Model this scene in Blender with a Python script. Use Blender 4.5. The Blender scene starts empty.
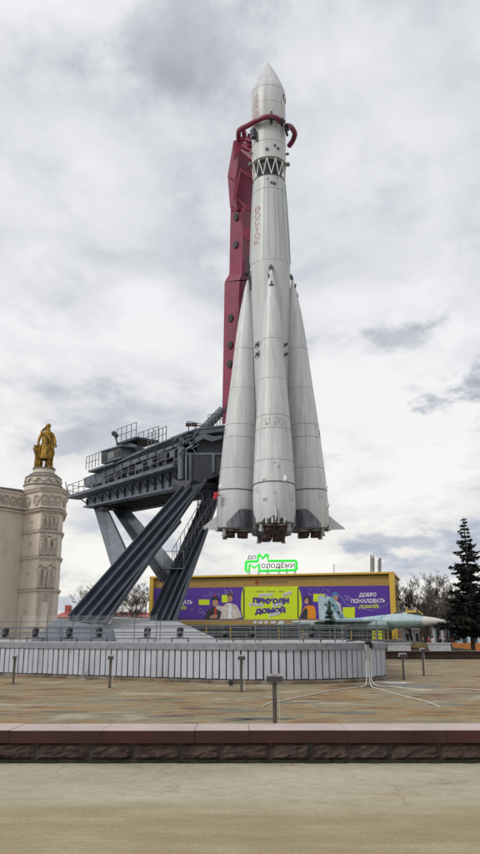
import bpy, bmesh, math, random
from mathutils import Vector, Matrix
random.seed(7)
S = bpy.context.scene
C = S.collection
R = math.radians
# ------------------------------------------------------------------ camera model
F = 780.0; EYE = 1.6; PITCH = math.atan(210.0/F)
cp, sp = math.cos(PITCH), math.sin(PITCH)
def P(px, py, Y):
    v = 427.0-py; fw = F*cp-v*sp; up = F*sp+v*cp; t = Y/fw
    return Vector(((px-240.0)*t, Y, EYE+up*t))
def G(px, py, z=0.0):
    v = 427.0-py; fw = F*cp-v*sp; up = F*sp+v*cp; t = (z-EYE)/up
    return Vector(((px-240.0)*t, fw*t, z))
def PZ(py, Y): return P(240, py, Y).z
# ------------------------------------------------------------------ materials
def nd(nt, t, **kw):
    n = nt.nodes.new(t)
    for k, v in kw.items():
        if k.startswith('i_'): n.inputs[k[2:]].default_value = v
        else: setattr(n, k, v)
    return n
def ramp(nt, src, stops, interp='LINEAR'):
    r = nt.nodes.new('ShaderNodeValToRGB'); r.color_ramp.interpolation = interp
    el = r.color_ramp.elements
    while len(el) < len(stops): el.new(.5)
    for e, (p, c) in zip(el, stops):
        e.position = p; e.color = (c[0], c[1], c[2], 1) if len(c) == 3 else c
    nt.links.new(src, r.inputs[0]); return r.outputs[0]
def noise(nt, vec, scale, detail=4, rough=.6, dist=0.0):
    n = nd(nt, 'ShaderNodeTexNoise'); n.inputs['Scale'].default_value = scale
    n.inputs['Detail'].default_value = detail; n.inputs['Roughness'].default_value = rough
    n.inputs['Distortion'].default_value = dist
    nt.links.new(vec, n.inputs['Vector']); return n.outputs['Fac']
def mapping(nt, vec, scale=(1,1,1), loc=(0,0,0)):
    m = nd(nt, 'ShaderNodeMapping'); m.inputs['Scale'].default_value = scale
    m.inputs['Location'].default_value = loc
    nt.links.new(vec, m.inputs['Vector']); return m.outputs[0]
def mixc(nt, fac, a, b, mode='MIX'):
    m = nd(nt, 'ShaderNodeMix', data_type='RGBA', blend_type=mode)
    if isinstance(fac, (int, float)): m.inputs[0].default_value = fac
    else: nt.links.new(fac, m.inputs[0])
    for i, x in ((6, a), (7, b)):
        if isinstance(x, (tuple, list)): m.inputs[i].default_value = (x[0], x[1], x[2], 1)
        else: nt.links.new(x, m.inputs[i])
    return m.outputs[2]
def mat(name, col, rough=.6, metal=0, var=.12, scale=2.0, stretch=(1,1,1), bump=0.0, bscale=20, dirt=None, dirtamt=.4, dscale=1.0, dstretch=(1,1,1), dlo=.5, dhi=.7, emis=None):
    m = bpy.data.materials.new(name); m.use_nodes = True; nt = m.node_tree
    b = nt.nodes['Principled BSDF']
    geo = nd(nt, 'ShaderNodeNewGeometry').outputs['Position']
    f = noise(nt, mapping(nt, geo, stretch), scale, 5, .65)
    lo = tuple(c*(1-var*1.6) for c in col); hi = tuple(min(1, c*(1+var*1.3)) for c in col)
    c = ramp(nt, f, [(.3, lo), (.7, hi)])
    if dirt:
        d = noise(nt, mapping(nt, geo, dstretch, (3.1, 7.7, 1.3)), dscale, 6, .7, .3)
        k = ramp(nt, d, [(dlo, (0,0,0)), (dhi, (dirtamt,)*3)])
        c = mixc(nt, k, c, dirt)
    nt.links.new(c, b.inputs['Base Color'])
    b.inputs['Roughness'].default_value = rough; b.inputs['Metallic'].default_value = metal
    if bump:
        bp = nd(nt, 'ShaderNodeBump'); bp.inputs['Strength'].default_value = bump; bp.inputs['Distance'].default_value = .05
        nt.links.new(noise(nt, geo, bscale, 6, .7), bp.inputs['Height'])
        nt.links.new(bp.outputs[0], b.inputs['Normal'])
    if emis:
        b.inputs['Emission Color'].default_value = (*emis[0], 1); b.inputs['Emission Strength'].default_value = emis[1]
    return m
M = {}
M['rocket'] = mat('rocket_white', (.59,.605,.61), .42, var=.10, scale=.5, stretch=(1,1,.25), dirt=(.30,.30,.28), dirtamt=.65, dscale=1.9, dstretch=(2,2,.12), dlo=.46, dhi=.75)
M['rocket2'] = mat('rocket_core_green', (.52,.555,.55), .42, var=.06, scale=.5, stretch=(1,1,.25), dirt=(.27,.28,.26), dirtamt=.4, dscale=1.6, dstretch=(2,2,.12))
M['seam'] = mat('seam_grey', (.10,.10,.10), .7)
M['seam2'] = mat('seam_light', (.20,.205,.205), .6)
M['black'] = mat('black_paint', (.02,.02,.022), .5)
M['steel'] = mat('brushed_steel', (.16,.165,.19), .42, .5, var=.35, scale=1.2, stretch=(4,4,.6))
M['redoxide'] = mat('red_oxide', (.06,.028,.024), .6, var=.3, scale=5)
M['white'] = mat('white_paint', (.7,.7,.69), .5, var=.05)
M['redtext'] = mat('red_letter_paint', (.44,.13,.15), .6)
M['mast'] = mat('crimson_mast', (.235,.021,.066), .42, var=.14, scale=.8, dirt=(.12,.02,.04), dirtamt=.8, dscale=.9, dstretch=(1,1,.35), dlo=.45, dhi=.72)
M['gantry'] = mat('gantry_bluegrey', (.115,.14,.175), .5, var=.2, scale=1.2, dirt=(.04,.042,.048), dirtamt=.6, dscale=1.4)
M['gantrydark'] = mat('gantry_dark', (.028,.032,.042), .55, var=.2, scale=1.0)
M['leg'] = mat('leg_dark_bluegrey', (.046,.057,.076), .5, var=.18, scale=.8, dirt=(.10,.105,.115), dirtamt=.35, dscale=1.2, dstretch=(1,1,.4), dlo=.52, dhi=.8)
M['leg_lit'] = mat('leg_lit_grey', (.15,.17,.195), .5, var=.15, scale=.8, dirt=(.1,.1,.11), dirtamt=.5)  # paler copy of the leg paint for faces turned to the light
M['rail'] = mat('galvanised_rail', (.17,.18,.19), .45, .4)
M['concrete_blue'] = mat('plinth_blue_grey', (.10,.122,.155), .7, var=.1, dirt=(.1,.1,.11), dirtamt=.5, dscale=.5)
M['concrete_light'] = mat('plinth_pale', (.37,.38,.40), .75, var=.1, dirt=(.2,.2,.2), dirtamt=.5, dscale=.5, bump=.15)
M['panel'] = mat('podium_slat_white', (.45,.475,.54), .55, var=.08, scale=1.2, dirt=(.22,.21,.2), dirtamt=.65, dscale=2.0, dstretch=(1.5,1.5,.25), dlo=.5, dhi=.72)
M['panelback'] = mat('podium_gap_dark', (.085,.088,.10), .8)
M['rim'] = mat('podium_rim_grey', (.23,.24,.275), .7, var=.2, scale=5, dirt=(.33,.33,.35), dirtamt=.5, dscale=3, bump=.2, bscale=60)
M['rimtop'] = mat('podium_deck', (.42,.41,.40), .85, var=.12, dirt=(.3,.28,.25), dirtamt=.5)
M['lampblack'] = mat('floodlight_black', (.015,.016,.02), .5)
M['glass'] = None
M['kerbdirt'] = mat('kerb_rust_dirt', (.16,.12,.08), .9, var=.4, scale=1.5, dirt=(.33,.32,.30), dirtamt=.8, dscale=.8)
M['cream'] = mat('cream_plaster', (.68,.60,.51), .85, var=.05, scale=.6, dirt=(.30,.26,.22), dirtamt=.35, dscale=.45, dstretch=(1,1,.3), bump=.1, bscale=10)
M['creamdark'] = mat('weathered_ledge', (.17,.155,.14), .9, var=.2)
M['relief'] = mat('relief_plaster', (.50,.44,.37), .9, var=.15, scale=2)
M['gold'] = mat('gilded_statue', (.44,.25,.02), .42, .4, var=.35, scale=2.5, dirt=(.08,.05,.012), dirtamt=.9, dscale=2.3, dlo=.42, dhi=.56)
M['ochre'] = mat('ochre_fascia', (.36,.225,.055), .6, var=.08, dirt=(.22,.13,.03), dirtamt=.4, dscale=.2, dstretch=(1,1,3))
M['yellow'] = mat('yellow_frame', (.62,.40,.05), .5, var=.06)
M['purple'] = mat('purple_vinyl', (.075,.022,.29), .5, var=.06)
M['purpleletter'] = mat('purple_ink', (.07,.03,.30), .5)
M['lime'] = mat('lime_vinyl', (.56,.70,.005), .5, var=.04)
M['vwhite'] = mat('white_ink', (.72,.72,.75), .5)
M['lilac'] = mat('lilac_ink', (.33,.27,.50), .5)
M['vyellow'] = mat('yellow_ink', (.62,.66,.03), .5)
M['skin'] = mat('skin_tone', (.42,.22,.15), .6)
M['ink'] = mat('dark_ink', (.02,.02,.03), .5)
M['cloth_cream'] = mat('cream_jacket_ink', (.55,.50,.46), .7, var=.25, scale=1.5)
M['orange'] = mat('orange_ink', (.72,.25,.01), .7)
M['redink'] = mat('red_ink', (.55,.04,.03), .7)
M['cap'] = mat('blue_cap_ink', (.08,.18,.42), .7)
M['neon'] = mat('green_neon', (.03,.55,.06), .5, emis=((.02,.75,.05), .65))
M['signletter'] = mat('sign_letter_indigo', (.035,.03,.10), .5)
M['facade_dark'] = mat('shopfront_dark', (.025,.027,.032), .25, var=.3)
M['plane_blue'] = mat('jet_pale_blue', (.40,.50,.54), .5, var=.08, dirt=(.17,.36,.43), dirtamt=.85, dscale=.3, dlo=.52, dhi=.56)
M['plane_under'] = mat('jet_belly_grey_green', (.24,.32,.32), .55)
M['plane_nose'] = mat('jet_radome_white', (.58,.57,.53), .5)
M['plane_red'] = mat('jet_red_star', (.4,.03,.03), .5)
M['fin'] = mat('jet_fin_pale', (.36,.45,.49), .5, var=.12, dirt=(.12,.28,.35), dirtamt=.9, dscale=.45, dlo=.48, dhi=.53)
M['canopy'] = mat('canopy_cover', (.05,.06,.07), .2)
M['green_hull'] = mat('dark_green_paint', (.026,.032,.026), .5, var=.2)
M['tree'] = mat('bark_dark', (.042,.034,.030), .9, var=.3, scale=4)
M['tree2'] = mat('bark_bare_grey', (.085,.068,.062), .9, var=.3, scale=4)
M['needle'] = mat('spruce_needles', (.020,.022,.016), .8, var=.45, scale=2.0)
M['needle2'] = mat('fir_needles', (.015,.042,.022), .8, var=.4, scale=3)
M['roofred'] = mat('red_metal_roof', (.40,.09,.08), .7, var=.15)
M['pinkwall'] = mat('pink_wall', (.45,.27,.24), .8)
M['greywall'] = mat('grey_building', (.22,.22,.23), .8)
M['cap_red'] = None
M['lampmetal'] = mat('lamp_post_metal', (.09,.085,.08), .6, .2, var=.3, scale=6, dirt=(.13,.06,.03), dirtamt=.7, dscale=5)
M['lamphead'] = mat('lamp_head_pale', (.33,.33,.32), .5, dirt=(.12,.10,.08), dirtamt=.7, dscale=8)
M['lampglass'] = mat('lamp_glass_dark', (.035,.025,.022), .3)
M['hose'] = mat('hose_white', (.55,.52,.45), .6)
M['grass'] = mat('dry_grass', (.20,.16,.07), .95, var=.3, scale=1.5)
M['bluekiosk'] = mat('kiosk_blue', (.10,.24,.36), .5, var=.5, scale=.8)
M['kioskwhite'] = mat('kiosk_white', (.55,.56,.58), .6)
M['trimyellow'] = mat('barrier_wood', (.30,.20,.06), .7, var=.2)
for n, c in (('coat_black',(.02,.02,.025)),('coat_navy',(.03,.04,.09)),('coat_white',(.55,.55,.56)),('coat_red',(.28,.03,.03)),('coat_brown',(.10,.06,.04)),('coat_blue',(.03,.09,.35)),('trouser',(.025,.027,.035))):
    M[n] = mat(n, c, .8)
def glassmat():
    m = bpy.data.materials.new('clear_glass_panel'); m.use_nodes = True; nt = m.node_tree
    b = nt.nodes['Principled BSDF']; out = nt.nodes['Material Output']
    t = nd(nt, 'ShaderNodeBsdfTransparent'); g = nd(nt, 'ShaderNodeBsdfGlossy'); g.inputs['Roughness'].default_value = .05
    g.inputs['Color'].default_value = (.8,.85,.9,1)
    mx = nd(nt, 'ShaderNodeMixShader'); mx.inputs[0].default_value = .035
    nt.links.new(t.outputs[0], mx.inputs[1]); nt.links.new(g.outputs[0], mx.inputs[2]); nt.links.new(mx.outputs[0], out.inputs[0])
    nt.nodes.remove(b); return m
M['glass'] = glassmat()
# ------------------------------------------------------------------ mesh builder
class MB:
    def __init__(s): s.v = []; s.f = []; s.mi = []; s.cur = 0
    def add(s, vs, fs):
        o = len(s.v); s.v += [Vector(x) for x in vs]
        for f in fs: s.f.append([i+o for i in f]); s.mi.append(s.cur)
        return s
    def hexa(s, a, b):      # a: 4 bottom pts, b: 4 top pts
        return s.add(list(a)+list(b), [(3,2,1,0),(4,5,6,7),(0,1,5,4),(1,2,6,5),(2,3,7,6),(3,0,4,7)])
    def box(s, c, size, rz=0, rx=0, ry=0):
        c = Vector(c); x, y, z = [q/2 for q in size]
        m = Matrix.Rotation(rz,3,'Z') @ Matrix.Rotation(ry,3,'Y') @ Matrix.Rotation(rx,3,'X')
        p = [c+m@Vector(q) for q in ((-x,-y,-z),(x,-y,-z),(x,y,-z),(-x,y,-z),(-x,-y,z),(x,-y,z),(x,y,z),(-x,y,z))]
        return s.hexa(p[:4], p[4:])
    def prism(s, poly, vec):
        vec = Vector(vec); n = len(poly); a = [Vector(p) for p in poly]; b = [p+vec for p in a]
        return s.add(a+b, [tuple(range(n))[::-1], tuple(range(n, 2*n))]+[(i,(i+1)%n,(i+1)%n+n,i+n) for i in range(n)])
    def beam(s, a, b, w, h=None, up=(0,0,1)):
        a, b = Vector(a), Vector(b); h = h or w; d = (b-a)
        if d.length < 1e-6: return s
        d.normalize(); u = Vector(up)
        if abs(d.dot(u)) > .98: u = Vector((0,1,0))
        x = d.cross(u).normalized()*w/2; y = x.cross(d).normalized()*h/2
        return s.hexa([a-x-y,a+x-y,a+x+y,a-x+y],[b-x-y,b+x-y,b+x+y,b-x+y])
    def tube(s, pts, rad, n=8, caps=True):
        pts = [Vector(p) for p in pts]; rad = rad if isinstance(rad, (list,tuple)) else [rad]*len(pts)
        o = len(s.v); u = None
        for i, p in enumerate(pts):
            d = (pts[min(i+1,len(pts)-1)]-pts[max(i-1,0)])
            d = d.normalized() if d.length > 1e-9 else Vector((0,0,1))
            if u is None: u = d.orthogonal().normalized()
            else:
                u = (u-d*u.dot(d)); u = u.normalized() if u.length > 1e-6 else d.orthogonal().normalized()
            w = d.cross(u)
            for k in range(n):
                a = 2*math.pi*k/n; s.v.append(p+(u*math.cos(a)+w*math.sin(a))*rad[i])
        for i in range(len(pts)-1):
            for k in range(n):
                s.f.append([o+i*n+k, o+i*n+(k+1)%n, o+(i+1)*n+(k+1)%n, o+(i+1)*n+k]); s.mi.append(s.cur)
        if caps:
            s.f.append([o+k for k in range(n)][::-1]); s.f.append([o+(len(pts)-1)*n+k for k in range(n)]); s.mi += [s.cur]*2
        return s
    def lathe(s, prof, mx, n=48, a0=0, a1=2*math.pi):   # prof [(r,z)], mx Matrix 4x4
        o = len(s.v); full = abs(a1-a0-2*math.pi) < 1e-6; k = n if full else n+1
        for r, z in prof:
            for i in range(k):
                a = a0+(a1-a0)*i/n; s.v.append(mx@Vector((r*math.cos(a), r*math.sin(a), z)))
        for j in range(len(prof)-1):
            for i in range(n):
                i2 = (i+1) % k
                s.f.append([o+j*k+i, o+j*k+i2, o+(j+1)*k+i2, o+(j+1)*k+i]); s.mi.append(s.cur)
        return s
    def sphere(s, c, r, n=10, sc=(1,1,1)):
        m = Matrix.Translation(Vector(c)) @ Matrix.Diagonal((sc[0],sc[1],sc[2],1))
        return s.lathe([(max(r*math.sin(math.pi*i/n), 1e-4), -r*math.cos(math.pi*i/n)) for i in range(n+1)], m, n+2)
    def build(s, name, m, parent=None, smooth=False, origin=None):
        me = bpy.data.meshes.new(name)
        off = Vector((0,0,0))
        if parent is not None:
            q = parent
            while q is not None: off += q.location; q = q.parent
        else:
            if origin is not None: off = Vector(origin)
            else:
                xs = [v.x for v in s.v]; ys = [v.y for v in s.v]; zs = [v.z for v in s.v]
                off = Vector(((min(xs)+max(xs))/2,(min(ys)+max(ys))/2,min(zs)))
        me.from_pydata([v-off for v in s.v], [], s.f)
        ms = m if isinstance(m, (list,tuple)) else [m]
        for q in ms: me.materials.append(q)
        if len(ms) > 1: me.polygons.foreach_set('material_index', s.mi)
        bm = bmesh.new(); bm.from_mesh(me)
        bmesh.ops.remove_doubles(bm, verts=bm.verts, dist=1e-5)
        bmesh.ops.recalc_face_normals(bm, faces=bm.faces); bm.to_mesh(me); bm.free()
        if smooth:
            me.polygons.foreach_set('use_smooth', [True]*len(me.polygons))
            me.set_sharp_from_angle(angle=R(35))
        o = bpy.data.objects.new(name, me); C.objects.link(o)
        if parent is None: o.location = off
        else: o.parent = parent
        return o
def thing(name, label, cat, loc=(0,0,0), group=None):
    o = bpy.data.objects.new(name, None); C.objects.link(o); o.location = loc; o.empty_display_size = .3
    o['label'] = label; o['category'] = cat
    if group: o['group'] = group
    return o
def tag(o, label, cat, group=None, kind=None):
    o['label'] = label; o['category'] = cat
    if group: o['group'] = group
    if kind: o['kind'] = kind
    return o
def structure(o): o['kind'] = 'structure'; return o
def copy_tree(o, parent=None, loc=None, label=None):
    c = o.copy(); C.objects.link(c); c.parent = parent
    if loc is not None: c.location = loc
    if label: c['label'] = label
    for ch in list(o.children): copy_tree(ch, c)
    return c
def text_verts(txt, size=1.0, bold=0.0, shear=0.0):
    cu = bpy.data.curves.new('lettering', 'FONT'); cu.body = txt; cu.size = size; cu.offset = bold; cu.shear = shear
    cu.resolution_u = 3
    o = bpy.data.objects.new('lettering', cu); C.objects.link(o)
    me = bpy.data.meshes.new_from_object(o.evaluated_get(bpy.context.evaluated_depsgraph_get()))
    vs = [v.co.copy() for v in me.vertices]; fs = [list(p.vertices) for p in me.polygons]
    bpy.data.objects.remove(o); bpy.data.curves.remove(cu); bpy.data.meshes.remove(me)
    return vs, fs
def text_fit(mb, txt, fn, bold=0.0, shear=0.0, thick=None):
    """fn(u,v) with u,v in 0..1 gives a point; flat lettering is mapped on it"""
    vs, fs = text_verts(txt, 1.0, bold, shear)
    x0 = min(v.x for v in vs); x1 = max(v.x for v in vs); y0 = min(v.y for v in vs); y1 = max(v.y for v in vs)
    mb.add([fn((v.x-x0)/(x1-x0), (v.y-y0)/(y1-y0)) for v in vs], fs)
    return mb
# ================================================================== GROUND
def sheet(x0, x1, y0, y1, z, name, m, nx=1, ny=1):
    b = MB(); vs = [(x0+(x1-x0)*i/nx, y0+(y1-y0)*j/ny, z) for j in range(ny+1) for i in range(nx+1)]
    b.add(vs, [(j*(nx+1)+i, j*(nx+1)+i+1, (j+1)*(nx+1)+i+1, (j+1)*(nx+1)+i) for j in range(ny) for i in range(nx)])
    return structure(b.build(name, m))
def groundmat(name, stops, speck=.45, sc=(.25,1.2,1), scale=1.0, rough=.9, rlo=None, stain=None, fine=.25, joints=None, bump=.25, stain2=None, crack=.75):
    m = bpy.data.materials.new(name); m.use_nodes = True; nt = m.node_tree; b = nt.nodes['Principled BSDF']
    geo = nd(nt, 'ShaderNodeNewGeometry').outputs['Position']
    f = noise(nt, mapping(nt, geo, sc), scale, 8, .62, .5)
    c = ramp(nt, f, stops)
    g = noise(nt, geo, 45, 5, .75)
    c = mixc(nt, fine, c, ramp(nt, g, [(.25, (.25,.25,.25)), (.75, (.78,.78,.78))]), 'OVERLAY')
    g2 = noise(nt, mapping(nt, geo, (1,1,1), (9,4,0)), 5, 6, .7)
    c = mixc(nt, .35, c, ramp(nt, g2, [(.3, (.3,.3,.3)), (.7, (.7,.7,.7))]), 'OVERLAY')
    if stain:
        s = noise(nt, mapping(nt, geo, (.35,1.1,1), (5,11,0)), .9, 7, .65, .6)
        k = ramp(nt, s, [(stain[1], (0,0,0)), (stain[2], (stain[3],)*3)])
        c = mixc(nt, k, c, stain[0])
        if rlo is not None:
            rr = ramp(nt, s, [(stain[1], (rough,)*3), (stain[2], (rlo,)*3)]); nt.links.new(rr, b.inputs['Roughness'])
    if stain2:
        s = noise(nt, mapping(nt, geo, (.5,1.6,1), (25,3,0)), 1.1, 7, .7, .8)
        k = ramp(nt, s, [(stain2[1], (0,0,0)), (stain2[2], (stain2[3],)*3)])
        c = mixc(nt, k, c, stain2[0])
    sc2 = noise(nt, mapping(nt, geo, (1,1,1), (2,8,0)), 16, 8, .8)
    c = mixc(nt, speck, c, ramp(nt, sc2, [(.35, (.2,.2,.2)), (.5, (.5,.5,.5)), (.68, (.8,.8,.8))]), 'OVERLAY')
    vo = nd(nt, 'ShaderNodeTexVoronoi', feature='DISTANCE_TO_EDGE'); vo.inputs['Scale'].default_value = .45
    wv = nd(nt, 'ShaderNodeVectorMath', operation='ADD'); nt.links.new(geo, wv.inputs[0])
    wn = nd(nt, 'ShaderNodeTexNoise'); wn.inputs['Scale'].default_value = 2.5; wn.inputs['Detail'].default_value = 6; nt.links.new(geo, wn.inputs['Vector'])
    wm = nd(nt, 'ShaderNodeVectorMath', operation='SCALE'); wm.inputs['Scale'].default_value = .5; nt.links.new(wn.outputs['Color'], wm.inputs[0]); nt.links.new(wm.outputs[0], wv.inputs[1])
    nt.links.new(wv.outputs[0], vo.inputs['Vector'])
    ck = ramp(nt, vo.outputs['Distance'], [(.0, (crack,)*3), (.007, (1,1,1))])
    c = mixc(nt, 1.0, c, ck, 'MULTIPLY')
    if joints:
        br = nd(nt, 'ShaderNodeTexBrick'); br.offset = .5
        br.inputs['Scale'].default_value = 1; br.inputs['Brick Width'].default_value = joints[0]; br.inputs['Row Height'].default_value = joints[1]
        br.inputs['Mortar Size'].default_value = joints[2]; br.inputs['Mortar Smooth'].default_value = .3
        br.inputs['Color1'].default_value = (1,1,1,1); br.inputs['Color2'].default_value = (.86,.86,.86,1); br.inputs['Mortar'].default_value = (joints[3],)*3+(1,)
        nt.links.new(geo, br.inputs['Vector'])
        c = mixc(nt, 1.0, c, br.outputs['Color'], 'MULTIPLY')
    nt.links.new(c, b.inputs['Base Color'])
    if rlo is None: b.inputs['Roughness'].default_value = rough
    bp = nd(nt, 'ShaderNodeBump'); bp.inputs['Strength'].default_value = bump; bp.inputs['Distance'].default_value = .02
    nt.links.new(noise(nt, geo, 30, 6, .75), bp.inputs['Height']); nt.links.new(bp.outputs[0], b.inputs['Normal'])
    return m
M['plaza'] = groundmat('plaza_asphalt', [(.35, (.13,.125,.115)), (.65, (.2,.185,.16))])
M['basin'] = groundmat('basin_paving', [(.36, (.17,.095,.035)), (.43, (.26,.16,.065)), (.49, (.31,.23,.115)), (.54, (.21,.18,.105)), (.60, (.33,.275,.175)), (.68, (.43,.37,.265))], sc=(.55,.7,1), scale=.8,
    stain=((.10,.085,.06), .56, .66, .85), rlo=.7, fine=.3, joints=(1.0,.5,.010,.8), stain2=((.46,.42,.35), .56, .72, .7))
M['walk'] = groundmat('walk_concrete', [(.3, (.325,.295,.205)), (.5, (.385,.35,.25)), (.7, (.44,.405,.30))], sc=(.45,1.0,1), scale=.8, fine=.35, speck=.18,
    stain=((.45,.39,.26), .54, .7, .55), stain2=((.36,.25,.12), .56, .72, .7), bump=.2)
def zone(m):
    nt = m.node_tree; b = nt.nodes['Principled BSDF']; src = b.inputs['Base Color'].links[0].from_socket
    geo = nd(nt, 'ShaderNodeNewGeometry').outputs['Position']; sp_ = nd(nt, 'ShaderNodeSeparateXYZ'); nt.links.new(geo, sp_.inputs[0])
    nz = noise(nt, mapping(nt, geo, (.25,1,1)), 1.2, 6, .65)
    a = nd(nt, 'ShaderNodeMath', operation='MULTIPLY_ADD'); nt.links.new(nz, a.inputs[0]); a.inputs[1].default_value = 1.2; nt.links.new(sp_.outputs[1], a.inputs[2])
    k = nd(nt, 'ShaderNodeMapRange'); nt.links.new(a.outputs[0], k.inputs[0]); k.inputs[1].default_value = 8.6; k.inputs[2].default_value = 9.3
    gr = noise(nt, geo, 70, 4, .8); f2 = noise(nt, mapping(nt, geo, (.5,1.5,1), (4,2,0)), 1.3, 6, .7)
    c = ramp(nt, f2, [(.3, (.265,.205,.105)), (.52, (.325,.26,.15)), (.64, (.38,.32,.20)), (.74, (.50,.43,.31))])
    c = mixc(nt, .65, c, ramp(nt, gr, [(.3, (.2,.2,.2)), (.7, (.8,.8,.8))]), 'OVERLAY')
    nt.links.new(mixc(nt, k.outputs[0], c, src), b.inputs['Base Color'])
zone(M['walk'])
sheet(-3000, 3000, -300, 4000, 0, 'ground', M['plaza'])
WY0, WY1 = 11.0, 11.78
sheet(-60, 60, WY1, 66, .004, 'basin_floor', M['basin'])
sheet(-60, 60, -20, WY0, .008, 'pavement', M['walk'])
# ================================================================== FRONT LOW WALL (granite)
M['granite_top'] = mat('granite_cap_pink', (.50,.40,.365), .6, var=.1, scale=1.5, dirt=(.30,.27,.22), dirtamt=.4, dscale=2.5)
M['granite_face'] = mat('granite_polished_red', (.046,.015,.009), .9, var=.30, scale=1.2, dirt=(.05,.02,.018), dirtamt=.8, dscale=2.0, dlo=.42, dhi=.7)
M['roughstone'] = mat('rough_stone_dark', (.085,.052,.042), .95, var=.35, scale=5, bump=1.0, bscale=18, dirt=(.14,.12,.105), dirtamt=.6, dscale=6)
M['mortar'] = mat('mortar_grey', (.12,.115,.10), .95, var=.2, scale=8, bump=.5)
M['foot_dark'] = mat('ledge_dark_brown', (.030,.026,.017), .95, var=.5, scale=7, bump=.8)
def low_wall(y0, y1, xa, xb, ztop, name, label, seed, caph=.16):
    rnd = random.Random(seed)
    w = thing(name, label, 'low wall', ((xa+xb)/2, y0, 0))
    cap = MB(); x = xa; cap.cur = 0
    while x < xb:
        L = rnd.choice([1.22, 1.28, .72, 1.30]); x2 = x+L
        dz = rnd.uniform(-.004,.004); dy = rnd.uniform(-.006,.006)
        o = len(cap.v); ch = .006; g = .002
        A = [(x+g, y0-.03+dy, ztop-caph+dz), (x2-g, y0-.03+dy, ztop-caph+dz), (x2-g, y1, ztop-caph+dz), (x+g, y1, ztop-caph+dz)]
        B = [(a[0], a[1], ztop-ch+dz) for a in A]
        T = [(x+g+ch, y0-.03+dy+ch, ztop+dz), (x2-g-ch, y0-.03+dy+ch, ztop+dz), (x2-g-ch, y1-ch, ztop+dz), (x+g+ch, y1-ch, ztop+dz)]
        cap.cur = 1; cap.add(A+B, [(3,2,1,0),(0,1,5,4),(1,2,6,5),(2,3,7,6),(3,0,4,7)])
        cap.cur = 0; cap.add(B+T, [(4,5,6,7),(0,1,5,4),(1,2,6,5),(2,3,7,6),(3,0,4,7)])
        x = x2
    cap.build('coping', [M['granite_top'], M['granite_face']], w)
    st = MB(); x = xa; zt = ztop-caph-.012; zb = .045
    while x < xb:
        L = rnd.uniform(.50,.74); x2 = x+L
        nx, nz = 9, 6; dd = rnd.uniform(0,.02)
        vs = []
        for j in range(nz+1):
            for i in range(nx+1):
                u, v = i/nx, j/nz
                e = min(u, 1-u)*nx; f = min(v, 1-v)*nz
                edge = min(1, e)*min(1, f)
                d = .035+dd if edge > 0 else 0
                d = edge*(.03+dd)+ (rnd.uniform(-.016,.02) if edge > 0 else rnd.uniform(-.004,.004))
                vs.append((x+.012+(L-.024)*u, y0+.05-d, zb+(zt-zb)*v+(rnd.uniform(-.006,.006) if 0 < j < nz else 0)))
        st.add(vs, [(j*(nx+1)+i, j*(nx+1)+i+1, (j+1)*(nx+1)+i+1, (j+1)*(nx+1)+i) for j in range(nz) for i in range(nx)])
        # side and top returns
        st.add([(x+.012,y0+.05,zb),(x+.012,y0+.2,zb),(x+.012,y0+.2,zt),(x+.012,y0+.05,zt)], [(0,1,2,3)])
        st.add([(x2-.012,y0+.05,zb),(x2-.012,y0+.2,zb),(x2-.012,y0+.2,zt),(x2-.012,y0+.05,zt)], [(0,1,2,3)])
        x = x2
    st.build('rough_stone_course', M['roughstone'], w)
    b = MB(); b.box(((xa+xb)/2, (y0+.065+y1-.02)/2, (ztop-caph-.002)/2+.005), (xb-xa, y1-.02-y0-.065, ztop-caph-.002)); b.build('mortar_core', M['mortar'], w)
    b = MB(); x = xa                                        # dark brown foot ledge with ragged edge
    while x < xb:
        L = rnd.uniform(.05,.16)
        b.box((x+L/2, y0+.03-rnd.uniform(0,.035), .022), (L*.98, .10, rnd.uniform(.025,.05))); x += L
    b.build('dark_foot', M['foot_dark'], w)
    return w
low_wall(WY0, WY1, -12, 12, .415, 'granite_wall', 'long low wall in the foreground with red granite coping over rough dark stones', 3)
low_wall(61.0, 61.8, 4, 60, .58, 'granite_wall', 'distant low wall with red coping across the right behind the lamp posts', 5, .2)
# ================================================================== PODIUM
cx, cy, RR = 1.15, 33.4, 4.75
def podium_outline():
    pts = []
    t0 = Vector((cx-RR*.5, cy-RR*.866)); d = Vector((-.866,.5))
    L = 28.0
    pts.append(t0+d*L)
    n = int(L/.27)
    line = [t0+d*(L-i*L/n) for i in range(n)]
    a0, a1 = R(-120), R(-6)
    m = int(RR*(a1-a0)/.27)
    arc = [Vector((cx+RR*math.cos(a0+(a1-a0)*i/m), cy+RR*math.sin(a0+(a1-a0)*i/m))) for i in range(m+1)]
    e = arc[-1]; d2 = Vector((.10,.995)); n2 = int(32/.27)
    back = [e+d2*(i+1)*.27 for i in range(n2)]
    return line+arc+back
OUT = podium_outline()
pod = thing('podium', 'low round-ended podium clad in pale vertical slats under the rocket', 'podium', (cx, cy, 0))
def offs(pts, d):
    r = []
    for i, p in enumerate(pts):
        a = pts[max(i-1,0)]; b = pts[min(i+1,len(pts)-1)]; t = (b-a).normalized(); r.append(p+Vector((-t.y,t.x))*d)
    return r
PZT = 1.40
inner = offs(OUT, .06)
def strip(mb, pa, pb, za, zb):
    for i in range(len(pa)-1):
        mb.add([(pa[i].x,pa[i].y,za),(pa[i+1].x,pa[i+1].y,za),(pb[i+1].x,pb[i+1].y,zb),(pb[i].x,pb[i].y,zb)], [(0,1,2,3)])
b = MB(); strip(b, inner, inner, .0, PZT-.05); b.build('backing', M['panelback'], pod)
b = MB(); rnd = random.Random(4)
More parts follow.
